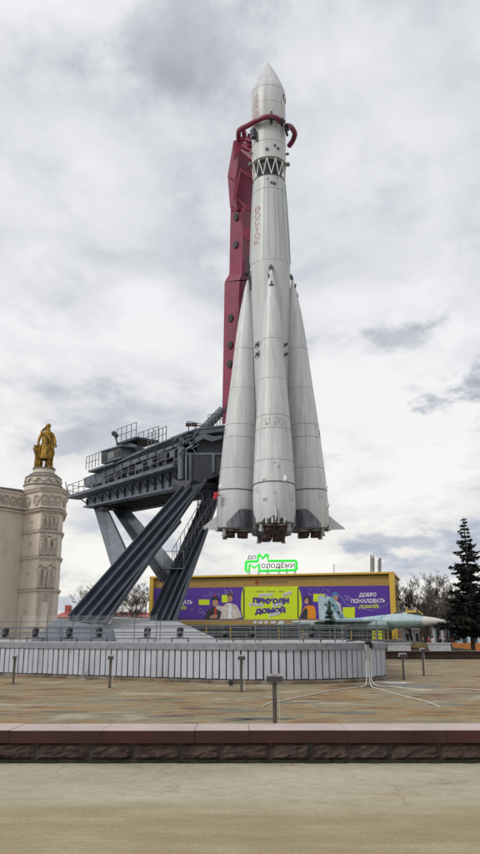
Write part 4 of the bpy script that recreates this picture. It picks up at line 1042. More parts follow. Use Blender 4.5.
b = MB(); b.sphere(sv(.055,-.145,1.70), .02*sc_, 6, (1,1.2,1.4)); b.sphere(sv(.015,-.135,1.72), .012*sc_, 5); b.sphere(sv(.09,-.13,1.72), .012*sc_, 5); b.box(sv(.055,-.132,1.66), (.05*sc_,.02*sc_,.012*sc_)); b.build('face_features', M['gold'], statue)
b = MB(); b.box(sv(0,0,.01), (.75*sc_,.5*sc_,.05*sc_)); b.build('plinth', M['gold'], statue)
# ================================================================== YOUTH HOUSE BUILDING
A2 = Vector((P(150,610,118).x,118)); B2 = Vector((P(395,610,109).x,109)); WD = (B2-A2).normalized(); WN = Vector((WD.y,-WD.x))
def WP(px, py, off=0.0):
    v = 427.0-py; fw = F*cp-v*sp; up_ = F*sp+v*cp; dx = (px-240.0)/fw; o2 = A2+WN*off
    det = dx*(-WD.y)+WD.x; t = (o2.x*(-WD.y)+WD.x*o2.y)/det
    return Vector((t*dx, t, EYE+up_*t/fw))
WN3 = Vector((WN.x,WN.y,0)); WD3 = Vector((WD.x,WD.y,0))
hall = thing('exhibition_hall', 'long ochre hall with poster front and flat roof behind the podium', 'building', (A2.x+12, A2.y, 0))
def wq(mb, pts, o0, o1): mb.prism([WP(x,y,0)+WN3*o0 for x, y in pts], WN3*(o1-o0)); return mb
def yb_(x): return 577.5-(x-150)/245*5.3            # roof line
zt = WP(272,575).z; 
def hallbox(mb, x0, x1, z0, z1, o0, o1):
    a = WP(x0,610); c = WP(x1,610); mb.prism([Vector((a.x,a.y,z0)), Vector((c.x,c.y,z0)), Vector((c.x,c.y,z1)), Vector((a.x,a.y,z1))][::1], WN3*.001) if False else None
    p = [Vector((q.x,q.y,0))+WN3*o for q, o in ((a,o1),(c,o1),(c,o0),(a,o0))]
    mb.hexa([q+Vector((0,0,z0)) for q in p], [q+Vector((0,0,z1)) for q in p]); return mb
hz = lambda y: WP(272,y).z
b = MB(); hallbox(b, 151, 394, 0, hz(576), -14, -.6); b.build('wall', M['ochre'], hall)
b = MB(); hallbox(b, 153.5, 391, hz(587.5), hz(577.5), -.6, -.05); b.build('fascia', M['ochre'], hall)
b = MB(); hallbox(b, 150, 396, hz(576.2), hz(574.4), -14, .55); b.build('roof_edge', M['yellow'], hall)
b = MB(); hallbox(b, 153.5, 391, hz(588.3), hz(587.5)-.003, -.6, .05); b.build('fascia_edge', M['ochre'], hall)
for x0, x1 in ((150,153.6),(391,396)):
    b = MB(); hallbox(b, x0, x1, 0, hz(576.2)-.003, -1.2, .5); b.build('pillar', M['yellow'], hall)
b = MB(); hallbox(b, 153.6, 391, hz(624.5), hz(619.3), -.6, .25); b.build('lower_band', M['ochre'], hall)
b = MB(); hallbox(b, 153.6, 391, 0, hz(624.5)-.003, -.6, -.3); b.build('shopfront', M['facade_dark'], hall)
for k, x in enumerate(range(158, 388, 8)):
    b = MB(); hallbox(b, x, x+.8, 0, hz(624.5)-.003, -.3, -.1); b.build('mullion', M['yellow'] if k % 3 == 0 else M['gantry'], hall)
for x0, x1 in ((162,170),(300,312),(371,381)):
    b = MB(); hallbox(b, x0, x1, .3, 2.4, -.3, -.2); b.build('door', M['lime'] if x0 == 371 else M['greywall'], hall)
# fascia text
b = MB(); text_fit(b, 'РОСМОЛОДЁЖЬ', lambda u, v: WP(261+u*26.5, 583.6-v*3.2+(u*-.45))+WN3*.02)
q = b.build('lettering', M['creamdark'], hall)
b = MB()
for k in range(6):
    a = math.pi*k/6; c = WP(256.8,582.3)+WN3*.02; d_ = (WD3*math.cos(a)+Vector((0,0,1))*math.sin(a))*.28; b.beam(c-d_, c+d_, .10, .05, up=tuple(WN3))
b.build('emblem', mat('emblem_red', (.40,.06,.02), .6), hall)
b = MB()
for x, w_ in ((254,3),(259,4),(265,3),(271,5),(279,5)): hallbox(b, x, x+w_, hz(623.6), hz(621.0), .25, .30)
b.build('sign_plate', M['kioskwhite'], hall)
for x, y0 in ((369,553),(371.3,553),(377.5,556),(378.9,556),(331,562)):
    b = MB(); p = WP(x,574.5)-WN3*3; t = WP(x,y0)-WN3*3; b.tube([p, t], .10 if x != 331 else .05, 6)
    if x in (371.3, 377.5):
        for k in range(3): q = p.lerp(t, .35+.2*k); b.box(q, (.35,.25,.7))
    b.build('roof_mast', M['greywall'], hall)
b = MB(); hallbox(b, 306, 316, hz(574.4), hz(572.4), -6, -3); b.build('roof_unit', M['greywall'], hall)
# posters (three things)
def poster(name, label, poly, m, off=.02):
    b = MB(); wq(b, poly, 0, .10); q = b.build(name, m); return tag(q, label, 'poster')
yt = lambda x: 588.2-(x-154)/237*2.6; ybm = lambda x: 619.2-(x-154)/237*.4
pl = poster('poster', 'purple poster on the left of the hall with two young men and lime blocks', [(153.8,ybm(154)),(243.5,ybm(243)),(243.5,yt(243)),(153.8,yt(154))], M['purple'])
pr_ = poster('poster', 'purple poster on the right of the hall with white greeting and orange jacket', [(299,ybm(299)),(390.8,ybm(391)),(390.8,yt(391)),(299,yt(299))], M['purple'])
pc = poster('poster', 'lime green centre poster with big purple lettering and white strips', [(243.7,ybm(243)+.3),(298.8,ybm(299)+.3),(298.8,yt(299)-.3),(243.7,yt(243)-.3)], M['lime'])
def pr(par, poly, m, name, off=.115):
    b = MB(); b.prism([WP(x,y)+WN3*(off) for x, y in poly], WN3*.012); return b.build(name, m, par)
def rtext(par, txt, x0, x1, yb, yt_, m, skew=0, bold=0.0, off=.13, name='lettering', shear=0, arc=0):
    b = MB(); text_fit(b, txt, lambda u, v: WP(x0+u*(x1-x0), yb-(yb-yt_)*v+skew*u+arc*math.sin(math.pi*u))+WN3*off, bold, shear); return b.build(name, m, par)
def oval(par, x, y, rx, ry, m, name, off=.12, n=16, rot=0):
    return pr(par, [(x+rx*math.cos(2*math.pi*i/n)*math.cos(rot)-ry*math.sin(2*math.pi*i/n)*math.sin(rot), y+rx*math.cos(2*math.pi*i/n)*math.sin(rot)+ry*math.sin(2*math.pi*i/n)*math.cos(rot)) for i in range(n)][::-1], m, name, off)
for par, dx in ((pl,-192.5),(pr_,0)):
    dd = dx
    def tx(x): return x+dd
    rtext(par, 'ДОБРО', tx(359.3), tx(376.5), 597.6 if dx==0 else 599.2, 592.9 if dx==0 else 594.5, M['vwhite'], -.3, .03)
    rtext(par, 'ПОЖАЛОВАТЬ', tx(351), tx(385.5), 603.2 if dx==0 else 604.8, 598.9 if dx==0 else 600.5, M['vwhite'], -.3, .03)
    rtext(par, 'ДОМОЙ!', tx(359), tx(379), 609 if dx==0 else 610.6, 604 if dx==0 else 605.6, M['vyellow'], -.3, .03)
# left poster images
pr(pl, [(199,605),(209.6,605),(209.6,599.5),(199,599.5)], M['lime'], 'lime_block'); pr(pl, [(222,602.5),(228,602.5),(228,595),(222,595)], M['lime'], 'lime_block')
def sketch(par, pts, w_=.09, m=None, off=.125):
    b = MB()
    for a, c in zip(pts[:-1], pts[1:]): b.beam(WP(*a)+WN3*off, WP(*c)+WN3*off, w_, .01, up=tuple(WN3)) if False else b.prism([WP(a[0],a[1])+WN3*off, WP(c[0],c[1])+WN3*off, WP(c[0],c[1])+WN3*off+Vector((0,0,w_))+WD3*w_*.5, WP(a[0],a[1])+WN3*off+Vector((0,0,w_))+WD3*w_*.5], WN3*.01)
    return b
for k, (x, y) in enumerate(((206,598),(211,594),(215,596),(219.5,593),(226,592.5),(231,592),(201,611),(204,613),(238,616),(193,608))):
    n = 10; b = sketch(pl, [(x+2*math.cos(i*.63+k), y+2.2*math.sin(i*.63*(1.5 if k%2 else 1))) for i in range(n)], .07); b.build('doodle', M['lilac'], pl)
# person 1: black cap and jacket
pr(pl, [(205,619),(207,611.5),(211,608),(214,606.5),(219,607),(223,611),(226,619)], M['ink'], 'printed_figure', .118)
oval(pl, 215.6,602.8,2.9,3.9,M['skin'],'printed_face',.132); pr(pl, [(212,601),(212.3,597),(215.5,595.4),(218.8,597.4),(219.3,601),(215.5,599.8)], M['ink'], 'printed_cap', .146)
pr(pl, [(214.6,597),(215.2,594),(216.2,594),(216.8,597)], M['redink'], 'printed_flower', .146); pr(pl, [(214.8,608),(216.6,608),(217,615),(215,615)], M['redink'], 'printed_shirt', .134)
pr(pl, [(210,616.5),(214,614.5),(218,615.5),(217,618),(211,618.6)], M['skin'], 'printed_hands', .136)
# person 2: cream jacket
pr(pl, [(220,619),(222,612),(217,609),(216,607),(219,605.5),(223,606.5),(227,603.2),(232,603.2),(237,605.5),(240.5,612),(242,617.5),(235,619)], M['cloth_cream'], 'printed_figure', .142)
oval(pl, 230.3,598.2,2.5,4.0,M['skin'],'printed_face',.158); pr(pl, [(227.4,597.5),(227.6,593.8),(231,592.6),(233.4,595),(233,598),(232.3,596),(229,595.8)], M['coat_brown'], 'printed_hair', .172)
pr(pl, [(229.3,603.5),(231.5,603.5),(231.8,618.8),(228.5,618.8)], M['vwhite'], 'printed_shirt', .156)
pr(pl, [(243.5,619),(241.6,612),(241.2,603),(241.8,594),(243.5,588)], M['lime'], 'lime_curve', .12)
# centre
for a, c in (((244.2,588.3),(244.2,618.4)),((298.2,587.6),(298.2,618.0))): b = MB(); b.beam(WP(*a)+WN3*.13, WP(*c)+WN3*.13, .12,.05); b.build('thin_frame', M['gantrydark'], pc)
rtext(pc, 'ПРИХОДИ', 253.5, 289.3, 603.6, 597.2, M['purpleletter'], .4, .06, arc=.8)
rtext(pc, 'ПРИХОДИ', 253.0, 288.8, 604.1, 597.7, M['ink'], .4, .06, off=.118, arc=.8, name='letter_shadow')
rtext(pc, 'ДОМОЙ', 255.6, 285.7, 614.8, 607.6, M['purpleletter'], -1.2, .06, arc=-.5)
rtext(pc, 'ДОМОЙ', 255.1, 285.2, 615.3, 608.1, M['ink'], -1.2, .06, off=.118, arc=-.5, name='letter_shadow')
for x, y, w_, a in ((266,594.9,14,-.9),(287.3,593.7,9,-3.0),(256.5,604.6,14,1.0),(277.5,604.8,10,-1.6),(274.5,614.2,11,-2.2)):
    pr(pc, [(x-w_/2,y+1.5-a/2),(x+w_/2,y+1.5+a/2),(x+w_/2,y-1.3+a/2),(x-w_/2,y-1.3-a/2)], M['vwhite'], 'white_strip', .15)
    b = MB()
    for k in range(int(w_*.8)):
        t = (k+1)/(int(w_*.8)+1); xx = x-w_/2+w_*t; yy = y-a/2+a*t
        b.prism([WP(xx-.35,yy+.7)+WN3*.165, WP(xx+.25,yy+.7)+WN3*.165, WP(xx+.25,yy-.5)+WN3*.165, WP(xx-.35,yy-.5)+WN3*.165], WN3*.006)
    b.build('small_print', M['ink'], pc)
for x0, x1 in ((257,263),(266.5,275.5),(279,284)):
    b = MB(); k = x0
    while k < x1: b.prism([WP(k,592.2)+WN3*.12, WP(k+.7,592.2)+WN3*.12, WP(k+.7,590.8)+WN3*.12, WP(k,590.8)+WN3*.12], WN3*.006); k += 1.15
    b.build('small_print', M['trimyellow'], pc)
# right
pr(pr_, [(299,588),(301,594),(302.3,603),(301.5,612),(299,618.8)], M['lime'], 'lime_curve', .12)
pr(pr_, [(301,618.6),(303,610),(305.5,606.5),(310,605),(314.5,606.5),(316,611),(316,618.6)], M['orange'], 'printed_figure', .12)
pr(pr_, [(301,618.6),(303,611),(306,607.5),(308,610),(307.5,618.6)], M['ink'], 'printed_backpack', .136)
oval(pr_, 306.8,600.5,2.3,3.6,M['skin'],'printed_face',.134); pr(pr_, [(304.3,602),(304,597.5),(306.5,595.8),(309.8,596.8),(311.3,602),(310.5,606),(309,603),(308.5,598.5),(306,597.8)], M['ink'], 'printed_hair', .15)
pr(pr_, [(313.5,601.6),(325,601.6),(325,594),(313.5,594)], M['lime'], 'lime_block'); pr(pr_, [(343,618),(355,618),(355,607.3),(343,607.3)], M['lime'], 'lime_block')
oval(pr_, 336,597.3,2.3,3.4,M['skin'],'printed_face',.134); pr(pr_, [(331.6,597),(332,593.5),(335,591.8),(338.2,593),(339,596.5),(335,595.4)], M['cap'], 'printed_cap', .15)
pr(pr_, [(329,618),(331,603),(336,600.5),(341,604),(342.5,618)], M['cloth_cream'], 'printed_figure', .12)
for k, (x, y) in enumerate(((311,592.5),(317,591.5),(322,591),(327,593),(346.5,598.5),(350,598))):
    b = sketch(pr_, [(x+2*math.cos(i*.63+k), y+2.6*math.sin(i*.63)) for i in range(9)], .08); b.build('doodle', M['lilac'], pr_)
b = sketch(pr_, [(338,595),(342,598),(346,604),(352,606.5),(360,608),(372,611),(385,606),(390,603)], .06); b.build('doodle', M['lilac'], pr_)
# roof sign
SO = .45
sign = thing('roof_sign', 'roof sign with green outline and dark letters on top of the hall', 'sign', WP(271,574.5)+WN3*SO)
def SP(x, y): return WP(x, y)+WN3*SO
b = MB(); b.tube([SP(247,570.8),SP(246.6,570),SP(246.8,562.3),SP(247.8,561.8),SP(258.5,561.6),SP(258.8,556),SP(260,554.7),SP(263.3,558.6),SP(267.5,554.6),SP(268.6,555.6),SP(268.8,561.2),SP(296.2,561),SP(297,561.8),SP(297.2,569.3),SP(296.4,570.3),SP(260,571.2)], .20, 6)
b.tube([SP(260,571.2),SP(259.8,564.5),SP(255,568.2),SP(250.6,564.5),SP(249.7,571.5),SP(247,571.5)], .20, 6); b.build('neon_outline', M['neon'], sign)
def stext(t, x0, x1, yb, yt_, skew): 
    b = MB(); text_fit(b, t, lambda u, v: SP(x0+u*(x1-x0), yb-(yb-yt_)*v+skew*u), .02); return b.build('lettering', M['signletter'], sign)
stext('ДО', 248.2, 256.6, 560.2, 555.7, -.2); stext('ОЛОДЁЖИ', 262, 295.2, 569.3, 562.6, -.3)
b = MB()
for x in (249,259,268,279,287,295): b.tube([WP(x,575)+WN3*SO, WP(x,569)+WN3*(SO-.1)], .05, 5); b.tube([WP(x,575)-WN3*.8, WP(x,566)+WN3*(SO-.12)], .04, 5)
b.build('frame', M['gantrydark'], sign)
# ================================================================== JET
JN = P(447,621.5,91.0); JT = P(294,621.5,101.0)
JN.z = (JN.z+JT.z)/2-.02; JT.z = JN.z
ja = (JT-JN); JL = ja.length; jx = ja.normalized(); jy = Vector((-jx.y, jx.x, 0)); 
if jy.y < 0: jy = -jy
jet = thing('fighter_jet', 'pale blue camouflaged fighter jet on display with white nose pointing right', 'aircraft', (JN.x, JN.y, 0))
def J(u, s, z): return JN+jx*(u*JL)+jy*s+Vector((0,0,z))
def loft(secs, name, mats, parent, n=20, cut=None):
    b = MB(); o = 0
    for (u, w_, zt_, zb__) in secs:
        for i in range(n):
            a = 2*math.pi*i/n; c, s_ = math.cos(a), math.sin(a)
            b.v.append(J(u, w_*c, (zt_ if s_ > 0 else -zb__)*abs(s_)*.86))
    for k in range(len(secs)-1):
        for i in range(n): 
            b.f.append([k*n+i,k*n+(i+1)%n,(k+1)*n+(i+1)%n,(k+1)*n+i]); b.mi.append(1 if (len(mats) > 1 and math.sin(2*math.pi*(i+.5)/n) < -.15) else 0)
    return b.build(name, mats, parent, True)
loft([(0,.02,.02,.02),(.02,.18,.18,.2),(.07,.42,.42,.42),(.135,.64,.64,.62)], 'radome', [M['plane_nose']], jet)
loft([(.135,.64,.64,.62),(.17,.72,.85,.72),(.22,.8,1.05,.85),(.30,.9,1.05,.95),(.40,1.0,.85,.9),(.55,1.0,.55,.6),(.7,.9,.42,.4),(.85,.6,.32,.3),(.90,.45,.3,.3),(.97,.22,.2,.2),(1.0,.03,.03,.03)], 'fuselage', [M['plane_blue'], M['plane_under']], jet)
loft([(.135,.28,.7,0),(.17,.38,1.25,0),(.22,.42,1.52,0),(.27,.40,1.42,0),(.32,.3,1.15,0)], 'canopy', [M['canopy']], jet)
b = MB(); b.tube([J(.235,-.42,1.0),J(.235,-.3,1.45),J(.235,0,1.56),J(.235,.3,1.45),J(.235,.42,1.0)], .06, 6); b.tube([J(.14,0,.75),J(.17,-.15,1.22)], .07, 6); b.box(J(.205,-.42,1.08), (1.2,.1,.25), math.atan2(jx.y,jx.x)); b.build('canopy_frame', M['vyellow'] if False else M['yellow'], jet)
for s_ in (-1.15, 1.15):
    b = MB(); rr = [(.34,.42,.3),(.36,.62,.62),(.5,.66,.62),(.7,.62,.58),(.86,.58,.55),(.93,.46,.45)]
    pts = [J(u,s_,-.45) for u, _, _ in rr]; b.tube(pts, [r[1]*.95 for r in rr], 14); b.build('engine', M['plane_under'], jet, True)
    b = MB(); b.tube([J(.93,s_,-.45),J(.975,s_,-.45)], [.44,.34], 14); b.build('exhaust', M['gantrydark'], jet, True)
for s_ in (-1, 1):
    b = MB(); o = s_*.6
    pts = [J(.28,o,.0), J(.42,s_*1.5,-.02), J(.70,s_*6.3,-.05), J(.80,s_*6.3,-.05), J(.82,s_*1.5,-.02), J(.82,o,0)]
    b.prism(pts, (0,0,.14)); b.build('wing', M['plane_blue'], jet)
    b = MB(); pts = [J(.84,s_*1.6,-.25), J(.95,s_*4.6,-.3), J(1.0,s_*4.6,-.3), J(.96,s_*1.6,-.25)]; b.prism(pts, (0,0,.1)); b.build('tailplane', M['plane_blue'], jet)
    b = MB(); pts = [J(.62,s_*.95,.0), J(.655,s_*.95,.3), J(.745,s_*1.05,3.0), J(.785,s_*1.05,3.2), J(.80,s_*1.05,2.95), J(.795,s_*.95,0)]; b.prism(pts, jy*.14); b.build('tail_fin', M['fin'], jet)
    for u, z in ((.755,2.0),(.715,1.1)):
        b = MB(); c = J(u,s_*1.0,z)-jy*.08; b.prism([c, c-jx*.35+Vector((0,0,-.08)), c-jx*.30+Vector((0,0,.15)), c+Vector((0,0,.22))], -jy*.02); b.build('fin_marking', M['gantrydark'], jet)
b = MB(); c = J(.44,-1.02,.1)
for k in range(2): b.tube([J(.55+k*.12,-3.0-k,-.45),J(.55+k*.12+.13,-3.0-k,-.45)], [.12,.1], 8)
b.tube([J(.68,-6.4,-.05),J(.84,-6.4,-.05)], .09, 8); b.build('missile', M['plane_nose'], jet, True)
for u, s_ in ((.26,0),(.60,-1.3),(.60,1.3)):
    b = MB(); q = J(u,s_,-.8); b.tube([q, Vector((q.x,q.y,.6))], .10, 8); b.tube([J(u,s_-.12,0)*1-Vector((0,0,J(u,s_,0).z-.62)), J(u,s_+.12,0)-Vector((0,0,J(u,s_,0).z-.62))], .38, 14); b.build('landing_gear', M['gantry'], jet, True)
b = MB(); q = J(.42,0,0); b.box((q.x,q.y,.12), (15,5,.24), math.atan2(jx.y,jx.x)); tag(b.build('display_slab', M['greywall']), 'low grey slab under the wheels of the fighter jet', 'platform')
# red star on nose side
# dark green long hull
b = MB(); ha, hb = P(352,640,80), P(478,643,76); hx = (hb-ha); hl = hx.length; hx.normalize(); hy = Vector((-hx.y,hx.x,0))
n = 14; secs = [(0,.3,.5),(.08,.7,.95),(.3,1.0,1.12),(.5,1.05,1.10),(.6,.8,.78),(.72,.6,.52),(.88,.35,.28),(1,.06,.1)]
for u, w_, h_ in secs:
    for i in range(n): a = 2*math.pi*i/n; b.v.append(Vector((ha.x,ha.y,0))+hx*hl*u+hy*w_*math.cos(a)+Vector((0,0,.95-.38*u+(h_*.56)*math.sin(a))))
for k in range(len(secs)-1):
    for i in range(n): b.f.append([k*n+i,k*n+(i+1)%n,(k+1)*n+(i+1)%n,(k+1)*n+i]); b.mi.append(0)
hull = thing('display_hull', 'long low dark green streamlined hull lying below the jet nose', 'hull', (ha.x+hx.x*hl/2, ha.y, 0))
b.build('shell', M['green_hull'], hull, True)
for u in (.2,.45,.7):
    b = MB(); q = Vector((ha.x,ha.y,0))+hx*hl*u; b.box((q.x,q.y,.25), (.5,1.4,.5)); b.build('cradle', M['greywall'], hull)
b = MB(); q = Vector((ha.x,ha.y,0))+hx*hl*.36-hy*1.0; b.box((q.x,q.y-.02,.85), (.16,.08,.7)); b.build('strap', M['black'], hull)
# two white barriers + wooden bench between + grass behind the far wall
for x0, x1, l in ((388,411,'white concrete block barrier left of the wooden bench'),(429,451,'white concrete block barrier nearer the spruce tree')):
    a, c = P(x0,645,66), P(x1,645,66)
    w = thing('barrier_block', l, 'barrier', ((a.x+c.x)/2,66,0), 'white blocks behind the far wall')
    b = MB(); b.hexa([(a.x,65.8,0),(c.x,65.8,0),(c.x,66.6,0),(a.x,66.6,0)],[(a.x+.06,65.9,1.08),(c.x-.06,65.9,1.08),(c.x-.06,66.5,1.08),(a.x+.06,66.5,1.08)]); b.build('block', M['kioskwhite'], w)
    b = MB(); b.box(((a.x+c.x)/2,66.2,1.11), (c.x-a.x+.08,.8,.06)); b.build('top_slab', M['white'], w)
a, c = P(412,645,66.5), P(428,645,66.5)
w = thing('bench', 'low wooden bench between the two white blocks', 'bench', ((a.x+c.x)/2,66.4,0))
b = MB(); [b.box(((a.x+c.x)/2,66.2+.12*k,.62), (c.x-a.x,.10,.05)) for k in range(4)]; b.build('seat', M['trimyellow'], w)
b = MB(); [b.box(((a.x+c.x)/2,66.75,.8+.13*k), (c.x-a.x,.04,.10)) for k in range(3)]; b.build('backrest', M['trimyellow'], w)
for x in (a.x+.15, c.x-.15):
    b = MB(); b.box((x,66.45,.3), (.08,.5,.6)); b.build('leg', M['gantrydark'], w)
o = sheet(6, 60, 62, 100, .008, 'lawn', M['grass'])
# ================================================================== TREES
def bare_tree(px, Y, ytop, seed, label, group=None, spread=.5, m=None, levels=5, dens=3, zb_=0):
    rnd = random.Random(seed); base = U(px, Y, 0); H = PZ(ytop, Y)
    root = thing('bare_tree', label, 'tree', base, group)
    tr, cr = MB(), MB()
    def branch(p, d, L, r, lev, mb):
        n = 4 if lev < 2 else 3; pts = [p]; rads = [r]; q = p.copy(); dd = d.copy()
        for i in range(n):
            dd = (dd+Vector((rnd.uniform(-1,1),rnd.uniform(-1,1),rnd.uniform(-.5,.9)))*(.12+.04*lev)).normalized()
            q = q+dd*L/n; pts.append(q.copy()); rads.append(r*(1-.55*(i+1)/n))
        mb.tube(pts, rads, 7 if lev == 0 else (5 if lev < 2 else 3), False)
        if lev >= levels: return
        k = dens+ (2 if lev == 0 else 1)
        for j in range(k):
            t = rnd.uniform(.35,1) if lev else rnd.uniform(.3,1); idx = min(int(t*n), n-1); pp = pts[idx].lerp(pts[idx+1], t*n-idx)
            a = rnd.uniform(0,6.28); tilt = rnd.uniform(.35,.95)*(spread+.5)
            bd = (dd*math.cos(tilt)+(Vector((math.cos(a),math.sin(a),rnd.uniform(-.1,.5)))*math.sin(tilt))).normalized()
            branch(pp, bd, L*rnd.uniform(.5,.72), max(r*(1-.5*t)*.5, .022), lev+1, cr)
        if lev < 3: branch(pts[-1], dd, L*.65, r*.45, lev+1, cr)
    branch(Vector((base.x,base.y,0)), Vector((rnd.uniform(-.05,.05),0,1)), H*.42, H*.024, 0, tr)
    zmax = max(v.z for v in cr.v); s_ = H/zmax
    for mb in (tr, cr):
        for v in mb.v: v.z *= s_
    m = m or M['tree2']
    tr.build('trunk', m, root); cr.build('crown', m, root)
    return root
bare_tree(98, 135, 574, 1, 'bare tree left of the foot of the long leg', None, .75)
bare_tree(128, 130, 580, 2, 'bare tree seen between the two front legs', None, .8)
bare_tree(140, 150, 596, 21, 'small bare tree beside the left pillar of the ochre hall', None, .8)
TG = 'bare trees on the right'
for i, (px, Y, yt_, l) in enumerate(((402,128,590,'bare tree right beside the ochre hall'),(413,118,580,'slender bare tree above the jet nose'),(424,112,571,'forked bare tree above the jet nose tip'),(436,116,566,'tallest bare tree left of the spruce'),(446,108,572,'bare tree whose crown touches the spruce'),(456,125,585,'bare tree mostly hidden behind the spruce'),(430,140,588,'farther bare tree between the forked one and the tallest'),(393,150,598,'low bare tree behind the corner of the ochre hall'),(468,135,590,'bare tree right of the spruce trunk'))):
    bare_tree(px, Y, yt_, 30+i, l, TG, .5, M['tree'] if i % 2 else M['tree2'], 5, 2 if i not in (3,2) else 3)
# far mass of bare wood
b = MB(); rnd = random.Random(9)
for k in range(520):
    px = rnd.uniform(385,500); Y = rnd.uniform(160,200); q = U(px, Y, 0); H = PZ(rnd.uniform(602,622), Y)
    t = q+Vector((rnd.uniform(-.6,.6),0,H*.55)); b.tube([q, t], [.14,.08], 3, False)
    for j in range(9): e = t+Vector((rnd.uniform(-2.6,2.6),rnd.uniform(-1,1),rnd.uniform(.1,.5)*H)); b.tube([t+Vector((0,0,-rnd.uniform(0,.3)*H)), e], [.07,.02], 3, False)
tag(b.build('wood', M['tree2']), 'distant brown bare wood behind the jet and kiosks', 'trees', kind='stuff')
b = MB()
for k in range(300):
    px = rnd.uniform(60,150); Y = rnd.uniform(190,220); q = U(px, Y, 0); H = PZ(rnd.uniform(612,620), Y)
    t = q+Vector((rnd.uniform(-.6,.6),0,H*.5)); b.tube([q, t], [.12,.07], 3, False)
    for j in range(5): e = t+Vector((rnd.uniform(-2,2),0,rnd.uniform(.1,.5)*H)); b.tube([t, e], [.05,.02], 3, False)
tag(b.build('wood', M['tree2']), 'thin bare wood on the horizon behind the red roofed house', 'trees', kind='stuff')
# spruce
def spruce(px, Y, ytop, seed, label, ybot=0, maxr=3.4, m=None, nm='spruce_tree', dens=1.0, leaf=.42, gap=.12, droop=.25):
    rnd = random.Random(seed); base = U(px, Y, 0); H = PZ(ytop, Y)
    root = thing(nm, label, 'tree', base); tr, cr = MB(), MB()
    tr.tube([(base.x,base.y,0),(base.x+.05,base.y,H*.5),(base.x,base.y,H)], [H*.017,H*.011,.03], 8); tr.build('trunk', M['tree'], root)
    z = ybot; 
    while z < H*.985:
        f = 1-(z-ybot)/(H-ybot); Lb = maxr*(f**.85)
        nb = max(3, int(rnd.uniform(5,8)*dens*(1 if f < .0 else .45+.75*f)))
        for j in range(nb):
            a = rnd.uniform(0,6.28); L = Lb*rnd.uniform(.55,1.15)
            if rnd.random() < gap: L *= .4
            p0 = Vector((base.x,base.y,z+rnd.uniform(-.35,.35)*f)); d_ = Vector((math.cos(a),math.sin(a),0))
            pts = []; dj = rnd.uniform(-.2,.25)
            for k in range(6):
                t = k/5; pts.append(p0+d_*L*t+Vector((0,0,-(droop+dj)*L*t+ .30*L*t*t*(1 if f < .6 else .7))))
            cr.tube(pts, [.05*f+.02,.04*f+.015,.03,.025,.02,.012], 3, False)
            nn = max(4, int(L*13*dens))
            for k in range(nn):
                t = rnd.uniform(.12,1); i = min(int(t*5),4); c = pts[i].lerp(pts[i+1], t*5-i)
                sd = Vector((-d_.y,d_.x,0))*rnd.choice((-1,1)); dr = (sd*rnd.uniform(.3,1)+d_*rnd.uniform(.2,.9)+Vector((0,0,rnd.uniform(-.75,.15)))).normalized()
                l = leaf*rnd.uniform(.6,1.35)*(.55+.6*f); w_ = Vector((rnd.uniform(-1,1),rnd.uniform(-1,1),rnd.uniform(-1,1))).normalized(); w_ = dr.cross(w_).normalized()*l*.20
                m_ = c+dr*l*.5; cr.add([c, m_+w_, c+dr*l, m_-w_], [(0,1,2,3)])
                w2 = dr.cross(w_).normalized()*l*.18; cr.add([c, m_+w2, c+dr*l, m_-w2], [(0,1,2,3)])
        z += (.34+.25*f)*rnd.uniform(.8,1.2)*(H/14)
    cr.build('crown', m or M['needle'], root); return root
spruce(472.5, 80, 517, 3, 'tall dark spruce at the right edge with a sparse pointed top', 2.2, 3.1, dens=2.0, gap=.30, leaf=.5)
spruce(330, 84, 600, 8, 'small decorated conical fir in front of the jet tail', .3, 1.15, M['needle2'], 'fir_tree', 1.8, .30, 0, .3)
# ================================================================== FAR BUILDINGS / KIOSKS / PEOPLE
def house(name, label, x0, x1, Y, ytop, yeave, mw, mr, cat='building', nwin=0):
    a, c = U(x0,Y,0), U(x1,Y,0); ze = PZ(yeave,Y); zt_ = PZ(ytop,Y); w = thing(name, label, cat, ((a.x+c.x)/2,Y,0))
    b = MB(); b.box(((a.x+c.x)/2,Y+5,ze/2), (c.x-a.x,10,ze)); b.build('wall', mw, w)
    b = MB(); b.hexa([(a.x-.3,Y-.3,ze+.003),(c.x+.3,Y-.3,ze+.003),(c.x+.3,Y+10.3,ze+.003),(a.x-.3,Y+10.3,ze+.003)],[(a.x+1,Y+5,zt_),(c.x-1,Y+5,zt_),(c.x-1,Y+5.4,zt_),(a.x+1,Y+5.4,zt_)]); b.build('roof', mr, w)
    for k in range(nwin):
        b = MB(); b.box((a.x+(c.x-a.x)*(k+.5)/nwin, Y-.03, ze*.6), ((c.x-a.x)/nwin*.4,.06,ze*.3)); b.build('window', M['facade_dark'], w)
    return w
h = house('red_roofed_house', 'long low house with faded red roof on the left horizon', 52, 149, 165, 611.5, 617, M['pinkwall'], M['roofred'], nwin=12)
b = MB(); q = P(66,610,168); b.box((q.x,170,PZ(611,170)), (1.2,1.2,2.4)); b.build('chimney', M['roofred'], h)
q = P(137,612,168); b = MB(); b.box((q.x,170,PZ(612,170)), (1.4,1.2,1.4)); b.build('chimney', M['kioskwhite'], h)
house('grey_building', 'grey building with sloping roof behind the bare trees above the jet nose', 421, 470, 190, 609, 618, M['greywall'], M['greywall'], nwin=8)
house('brown_house', 'dark roofed house at the right corner of the ochre hall', 390, 405, 175, 596, 606, M['greywall'], M['redoxide'], nwin=2)
